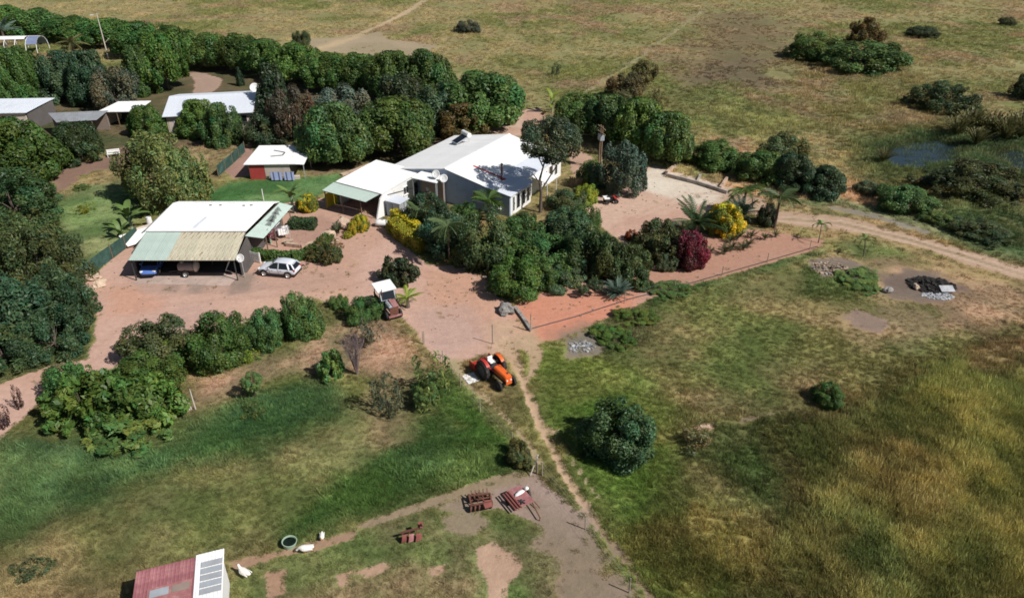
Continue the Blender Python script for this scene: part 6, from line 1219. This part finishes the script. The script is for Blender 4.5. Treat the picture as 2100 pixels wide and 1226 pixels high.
g = heap('old_mattress', 'pale flat sheet leaning on the burnt heap', 1940, 598, 0.3, 0.2, 4, ['char'], 0.1, 8); MB().box((0, 0, 0.32), (1.3, 0.8, 0.1), M=Matrix.Rotation(0.35, 3, 'X')).build('sheet', M['ash'], g)
# crumpled white sheet by the tractor
def sheet(name, label, px, py, w, l, rz, mt, amp=0.06, z=0.03):
    g = thing(name, label, 'sheet', P(px, py), rz); q = MB(); n = 9; r = random.Random(px)
    q.v = [((i / (n - 1) - 0.5) * w + r.uniform(-0.04, 0.04), (j / (n - 1) - 0.5) * l + r.uniform(-0.04, 0.04), z + r.random() * amp) for i in range(n) for j in range(n)]; q.f = [(i * n + j, (i + 1) * n + j, (i + 1) * n + j + 1, i * n + j + 1) for i in range(n - 1) for j in range(n - 1)]; q.build('cover', M[mt], g); return g
sheet('plastic_sheet', 'crumpled white plastic sheet on the grass beside the tractor', 966, 776, 1.0, 1.3, 0.5, 'cloth_white')
sheet('plastic_sheet', 'pale rag on the bare hollow in the right field', 1447, 875, 0.7, 0.4, 0.1, 'sandstone', 0.04)
# ------------------------------------------------------------------ fences, poles, kerbs
def screen_fence(name, label, pts, h, mt, post='wood', every=2.5):
    pts = [Vector((*P(x, y)[:2], 0)) for x, y in pts]; g = thing(name, label, 'fence', pts[0]); o0 = pts[0]
    for a, b in zip(pts, pts[1:]):
        n = max(1, round((b - a).length / every))
        for k in range(n):
            p, q = a.lerp(b, k / n) - o0, a.lerp(b, (k + 1) / n) - o0; MB().tube([(p.x, p.y, -0.1), (p.x, p.y, h + 0.1)], 0.045, 6).build('post', M[post], g); wall(g, p.lerp(q, 0.03)[:2], p.lerp(q, 0.97)[:2], 0.03, h + random.uniform(-0.06, 0.03), M[mt], 0.025, h + random.uniform(-0.06, 0.03), name='panel')
    p = pts[-1] - o0; MB().tube([(p.x, p.y, -0.1), (p.x, p.y, h + 0.1)], 0.045, 6).build('post', M[post], g); return g
screen_fence('shade_cloth_fence', 'dark green shade cloth fence left of the garage', [(285, 490), (232, 530), (190, 562), (150, 598)], 1.5, 'shade_cloth'); screen_fence('shade_cloth_fence', 'green screen fence left of the red panelled shed', [(448, 362), (478, 336), (503, 312)], 1.5, 'shade_cloth')
def wire_fence(name, label, pts, h, every, post='old_wood', wires=(0.4, 0.8, 1.15), r=0.04):
    pts = [Vector((*P(x, y)[:2], 0)) for x, y in pts]; g = thing(name, label, 'fence', pts[0]); o0 = pts[0]; allp = []
    for a, b in zip(pts, pts[1:]):
        n = max(1, round((b - a).length / every)); allp += [a.lerp(b, k / n) - o0 for k in range(n)]
    allp.append(pts[-1] - o0)
    for p in allp: MB().tube([(p.x, p.y, -0.1), (p.x + random.uniform(-0.04, 0.04), p.y, h)], r, 6).build('post', M[post], g)
    for z in wires:
        MB().tube([(p.x, p.y, z) for p in allp], 0.0035, 3).build('wire', M['galv'], g)
    return g
wire_fence('wire_fence', 'thin wire fence down the paddock from yard to lower corner', [(870, 705), (908, 745), (985, 845), (1050, 915), (1100, 970)], 1.3, 4.0); wire_fence('wire_fence', 'wire fence along the right side of the gravel pad', [(1112, 975), (1200, 1085), (1290, 1215)], 1.2, 4.0); wire_fence('wire_fence', 'long wire fence crossing the dry field to the upper right', [(1205, 190), (1290, 138), (1370, 78), (1440, 28)], 1.3, 14.0, r=0.06)
wire_fence('wire_fence', 'thin wire fence along the lower side of the garden strip', [(1088, 680), (1280, 622), (1480, 566), (1660, 512)], 1.1, 7.0, wires=(0.5, 1.0))
def post(label, px, py, h, mt='steel', lean=(0, 0), r=0.04, foot=True):
    g = thing('gate_post', label, 'post', P(px, py), 0); MB().tube([(0, 0, -0.1), (lean[0], lean[1], h)], r, 8).build('shaft', M[mt], g); MB().tube([(lean[0], lean[1], h - 0.01), (lean[0], lean[1], h + 0.03)], r * 1.25, 8).build('cap', M[mt], g); return g
post('steel post alone in the middle of the yard gateway', 1010, 705, 1.9); post('steel post at the corner of the red soil bank', 1088, 679, 1.7); post('wooden post on the left side of the yard gateway', 868, 706, 1.3, 'old_wood'); post('leaning pale pole at the lower fence corner', 1086, 976, 1.4, 'pale_bark', (0.55, 0.5)); post('upright post beside the leaning pale pole', 1102, 972, 1.0, 'old_wood'); post('thin white post on the lawn behind the garage', 541, 412, 1.5, 'white_plastic', r=0.05); post('leaning stick in the corner of the left path', 83, 806, 1.0, 'old_wood', (-0.15, 0.1))
pts = [P(1092, 674), P(1180, 650), P(1290, 614), P(1400, 586), P(1560, 540), P(1676, 506)]; o = MB().tube([(p.x, p.y, 0.05) for p in pts], 0.045, 6).build('wire_shadow_tube', M['black_trim']); tag(o, 'black tube standing for the fence wire shadow along the garden strip', 'shadow line')  # tube added to draw the dark line of the fence wire's shadow
def kerb(name, label, pts, w, h, mt, n_per=1.2, cat='kerb'):
    pts = [Vector((*P(x, y)[:2], 0)) for x, y in pts]; g = thing(name, label, cat, pts[0]); o0 = pts[0]
    for a, b in zip(pts, pts[1:]):
        n = max(1, round((b - a).length / n_per))
        for k in range(n): MB().beam((a.lerp(b, k / n) - o0) + Vector((0, 0, h / 2)), (a.lerp(b, (k + 0.96) / n) - o0) + Vector((0, 0, h / 2 + random.uniform(-0.01, 0.01))), w, h).build('kerb_block', M[mt], g)
    return g
kerb('kerb', 'low mossy kerb beside the big boulder', [(1056, 632), (1074, 656), (1088, 678)], 0.3, 0.25, 'rock'); kerb('retaining_wall', 'low concrete wall along the top of the driveway', [(1366, 362), (1430, 378), (1492, 398)], 0.3, 0.45, 'concrete', 1.6, 'wall'); kerb('retaining_wall', 'pale cross wall climbing at the left of the driveway bank', [(1366, 360), (1388, 342)], 0.35, 0.6, 'sandstone', 1.5, 'wall'); kerb('retaining_wall', 'middle cross wall of the driveway bank', [(1430, 376), (1436, 362)], 0.25, 0.4, 'concrete', 1.5, 'wall'); kerb('retaining_wall', 'right cross wall of the driveway bank', [(1476, 390), (1490, 370)], 0.3, 0.5, 'sandstone', 1.5, 'wall'); kerb('kerb', 'cream low wall on the patio inside the curved hedge', [(588, 504), (618, 508), (646, 502)], 0.4, 0.4, 'sandstone', 1.0); kerb('kerb', 'stone edging of the red panelled shed lawn', [(700, 360), (730, 350), (760, 338)], 0.6, 0.2, 'sandstone', 1.2)
g = thing('power_pole', 'twin wooden power pole with transformer right of the house', 'pole', P(1229, 344), 0.3)
for y in (-0.35, 0.35): MB().tube([(0, y, -0.2), (0, y * 0.9, 5.9)], [0.13, 0.09], 8).build('pole', M['wood'], g)
for z in (4.9, 5.6): MB().beam((0, -1.2, z), (0, 1.2, z), 0.12, 0.14).build('crossarm', M['wood'], g)
tr = MB().box((0.0, 0, 4.3), (0.6, 0.9, 0.8)).build('transformer', M['grey_plastic'], g, bevel=0.03)
for y in (-0.3, 0, 0.3): MB().tube([(0, y, 4.7), (0, y, 4.95)], 0.06, 8).build('insulator', M['rust'], tr)
MB().tube([(0, 0, 4.6), (-3, 2, 4.4), (-6, 3.5, 4.3), (-10, 4.5, 4.4)], 0.02, 4).build('cable', M['black_trim'], g); MB().tube([(0, 0.5, 5.6), (12, -8, 5.1), (24, -16, 5.0), (40, -26, 5.4)], 0.018, 4).build('cable', M['black_trim'], g)
g = thing('yard_light_pole', 'pale leaning light pole among the upper left trees', 'pole', P(223, 122), 0)
MB().tube([(0, 0, -0.2), (0, 0, 9.5)], [0.14, 0.08], 8).build('pole', M['pale_bark'], g); MB().beam((0, 0, 3.4), (1.3, 0, 4.4), 0.1, 0.1).build('brace', M['pale_bark'], g); MB().beam((-1.0, 0, 9.2), (0.3, 0, 9.4), 0.09, 0.09).build('arm', M['pale_bark'], g); MB().box((-1.1, 0, 9.15), (0.6, 0.3, 0.16)).build('lamp_head', M['white_plastic'], g)
# brown slatted gate beside the house, white slatted gate by the garage
def slat_gate(name, label, a, b, h, n, mt):
    a, b = P(*a), P(*b); d = b - a; g = thing(name, label, 'gate', a, math.atan2(d.y, d.x)); L_ = d.length
    for k in range(n): MB().box((L_ * (k + 0.5) / n, 0, h / 2 + 0.06), (L_ / n * 0.72, 0.03, h - random.uniform(0, 0.05))).build('slat', M[mt], g)
    for z in (0.25, h - 0.2): MB().box((L_ / 2, 0.04, z), (L_, 0.04, 0.08)).build('rail', M[mt], g)
    for x in (0, L_): MB().box((x, 0.05, h / 2 + 0.05), (0.1, 0.1, h + 0.1)).build('post', M[mt], g)
slat_gate('slatted_gate', 'brown wooden slatted gate right of the house', (1168, 384), (1202, 388), 1.4, 9, 'wood'); slat_gate('slatted_gate', 'white slatted gate between garage and silver car', (511, 534), (534, 540), 1.1, 7, 'white_plastic')
# boards and junk by the garage's left side
g = thing('leaning_board', 'large white board lying aslant left of the garage', 'board', P(262, 505), math.radians(48)); g.scale = (1.35, 1.35, 1.35); MB().slab((-0.2, -0.6, 0.25), (2.3, -0.6, 0.25), (2.3, 0.75, 0.75), (-0.2, 0.75, 0.75), 0.05).build('board', M['cloth_white'], g); MB().box((0.2, 0.5, 0.32), (0.08, 0.08, 0.64)).build('prop', M['wood'], g); MB().box((1.9, 0.5, 0.32), (0.08, 0.08, 0.64)).build('prop', M['wood'], g)
g = thing('leaning_board', 'smaller pale board behind the large white one', 'board', P(288, 484), math.radians(48)); MB().slab((-0.1, -0.5, 0.3), (1.9, -0.5, 0.3), (1.9, 0.6, 0.8), (-0.1, 0.6, 0.8), 0.05).build('board', M['beige_wall'], g); MB().box((0.9, 0.4, 0.33), (0.08, 0.08, 0.66)).build('prop', M['wood'], g)
g = thing('white_barrel', 'white upright barrel at the garage rear left corner', 'barrel', P(308, 462), 0); MB().lathe([(0.28, 0), (0.31, 0.1), (0.33, 0.5), (0.31, 0.95), (0.28, 1.0), (0.02, 1.0)], 18).build('shell', M['white_plastic'], g); MB().tube([(0.1, 0.1, 1.0), (0.1, 0.1, 1.05)], 0.06, 8).build('cap', M['grey_plastic'], g)
g = thing('white_bench', 'white garden bench among weeds by the dark tree', 'bench', P(234, 322), 0.4)
for k in range(3): MB().box((0, 0.0 + 0.16 * k, 0.45), (1.7, 0.13, 0.04)).build('slat', M['white_plastic'], g)
for k in range(3): MB().box((0, 0.48, 0.62 + 0.16 * k), (1.7, 0.04, 0.13)).build('slat', M['white_plastic'], g)
for x in (-0.75, 0.75):
    for y in (0.0, 0.45): MB().box((x, y, 0.22 if y == 0 else 0.48), (0.07, 0.07, 0.44 if y == 0 else 0.96)).build('leg', M['white_plastic'], g)
g = thing('feed_box', 'beige box with pale lid under the large left mango tree', 'box', P(130, 318), 0.1); MB().box((0, 0, 0.55), (1.7, 1.1, 1.1)).build('body', M['beige_wall'], g, bevel=0.02); MB().box((0, 0, 1.14), (1.85, 1.25, 0.08)).build('lid', M['concrete'], g)
# washing on a rack between garage and patio
g = thing('washing_rack', 'metal washing rack between garage and patio hedge', 'rack', P(575, 494), 0.5)
for x in (-1.1, 1.1): MB().beam((x, 0, 0), (x, 0, 1.5), 0.05, 0.05).build('leg', M['galv'], g)
for y in (-0.3, 0.0, 0.3): MB().beam((-1.1, y, 1.5), (1.1, y, 1.5), 0.025, 0.025).build('rail', M['galv'], g)
for x in (-1.1, 1.1): MB().beam((x, -0.32, 1.5), (x, 0.32, 1.5), 0.04, 0.04).build('crossbar', M['galv'], g)
purple = mat('purple_cloth', (0.20, 0.14, 0.20), 0.9, 0.3, 3.0, stain=(0.45, 0.36, 0.42), stain_amt=0.5, stain_scale=3); maroon = mat('maroon_cloth', (0.14, 0.05, 0.06), 0.9, 0.3, 3.0, stain=(0.42, 0.33, 0.34), stain_amt=0.35, stain_scale=3)
ca, sa = math.cos(0.5), math.sin(0.5); rk = P(575, 494)
for i, (x, y, w, hh, mm, lab) in enumerate(((-0.75, -0.3, 0.6, 0.9, maroon, 'maroon cloth on the near left of the washing rack'), (0.0, 0.0, 0.7, 0.8, purple, 'purple patterned cloth in the middle of the washing rack'), (0.72, 0.3, 0.7, 1.0, M['cloth_white'], 'white sheet hanging at the far end of the washing rack'), (0.1, -0.3, 0.5, 0.7, M['cloth_white'], 'white towel on the near rail of the washing rack'), (-0.5, 0.3, 0.7, 0.9, purple, 'purple cloth on the far left of the washing rack'))):
    t = thing('hanging_cloth', lab, 'cloth', (rk.x + ca * x - sa * y, rk.y + sa * x + ca * y, 1.53), 0.5, 'washing on the rack'); q = MB(); n = 7
    q.v = [(-w / 2 + w * k / (n - 1), yy + 0.04 * math.sin(k * 2 + i), zz) for yy, zz in ((-0.10, -hh), (-0.03, 0.0), (0.03, 0.0), (0.10, -hh * 0.8)) for k in range(n)]; q.f = [(r_ * n + k, r_ * n + k + 1, (r_ + 1) * n + k + 1, (r_ + 1) * n + k) for r_ in range(3) for k in range(n - 1)]; q.build('fabric', mm, t)
banana('purple_plant', 'dark purple leaved plant at the garage corner by hedge', 556, 500, 1.5, 10, 'magenta', 0.9)
g = thing('garden_bench', 'cream garden bench beside the washing rack', 'bench', P(593, 500), 0.2); MB().box((0, 0, 0.42), (1.0, 0.5, 0.06)).build('seat', M['sandstone'], g)
for x in (-0.4, 0.4): MB().box((x, 0, 0.2), (0.12, 0.4, 0.39)).build('leg', M['sandstone'], g)
# reeds at the pond
for i, (x, y, s) in enumerate(((1960, 282, 3.6), (1990, 275, 4.2), (2030, 280, 3.8), (2060, 290, 4.0), (2090, 285, 4.4), (1810, 335, 2.2), (2000, 300, 3.0))): palm('reed_clump', ORD[i] + ' pale reed clump counted from the left of the far pond bank' if i < 5 else ('short reed clump at the left end of the pond' if i == 5 else 'reed clump standing between the two water patches'), x, y, 0.2, s * 0.9, 60, 'blade', 'olive', (50, 88), 0.1, cat='reeds')
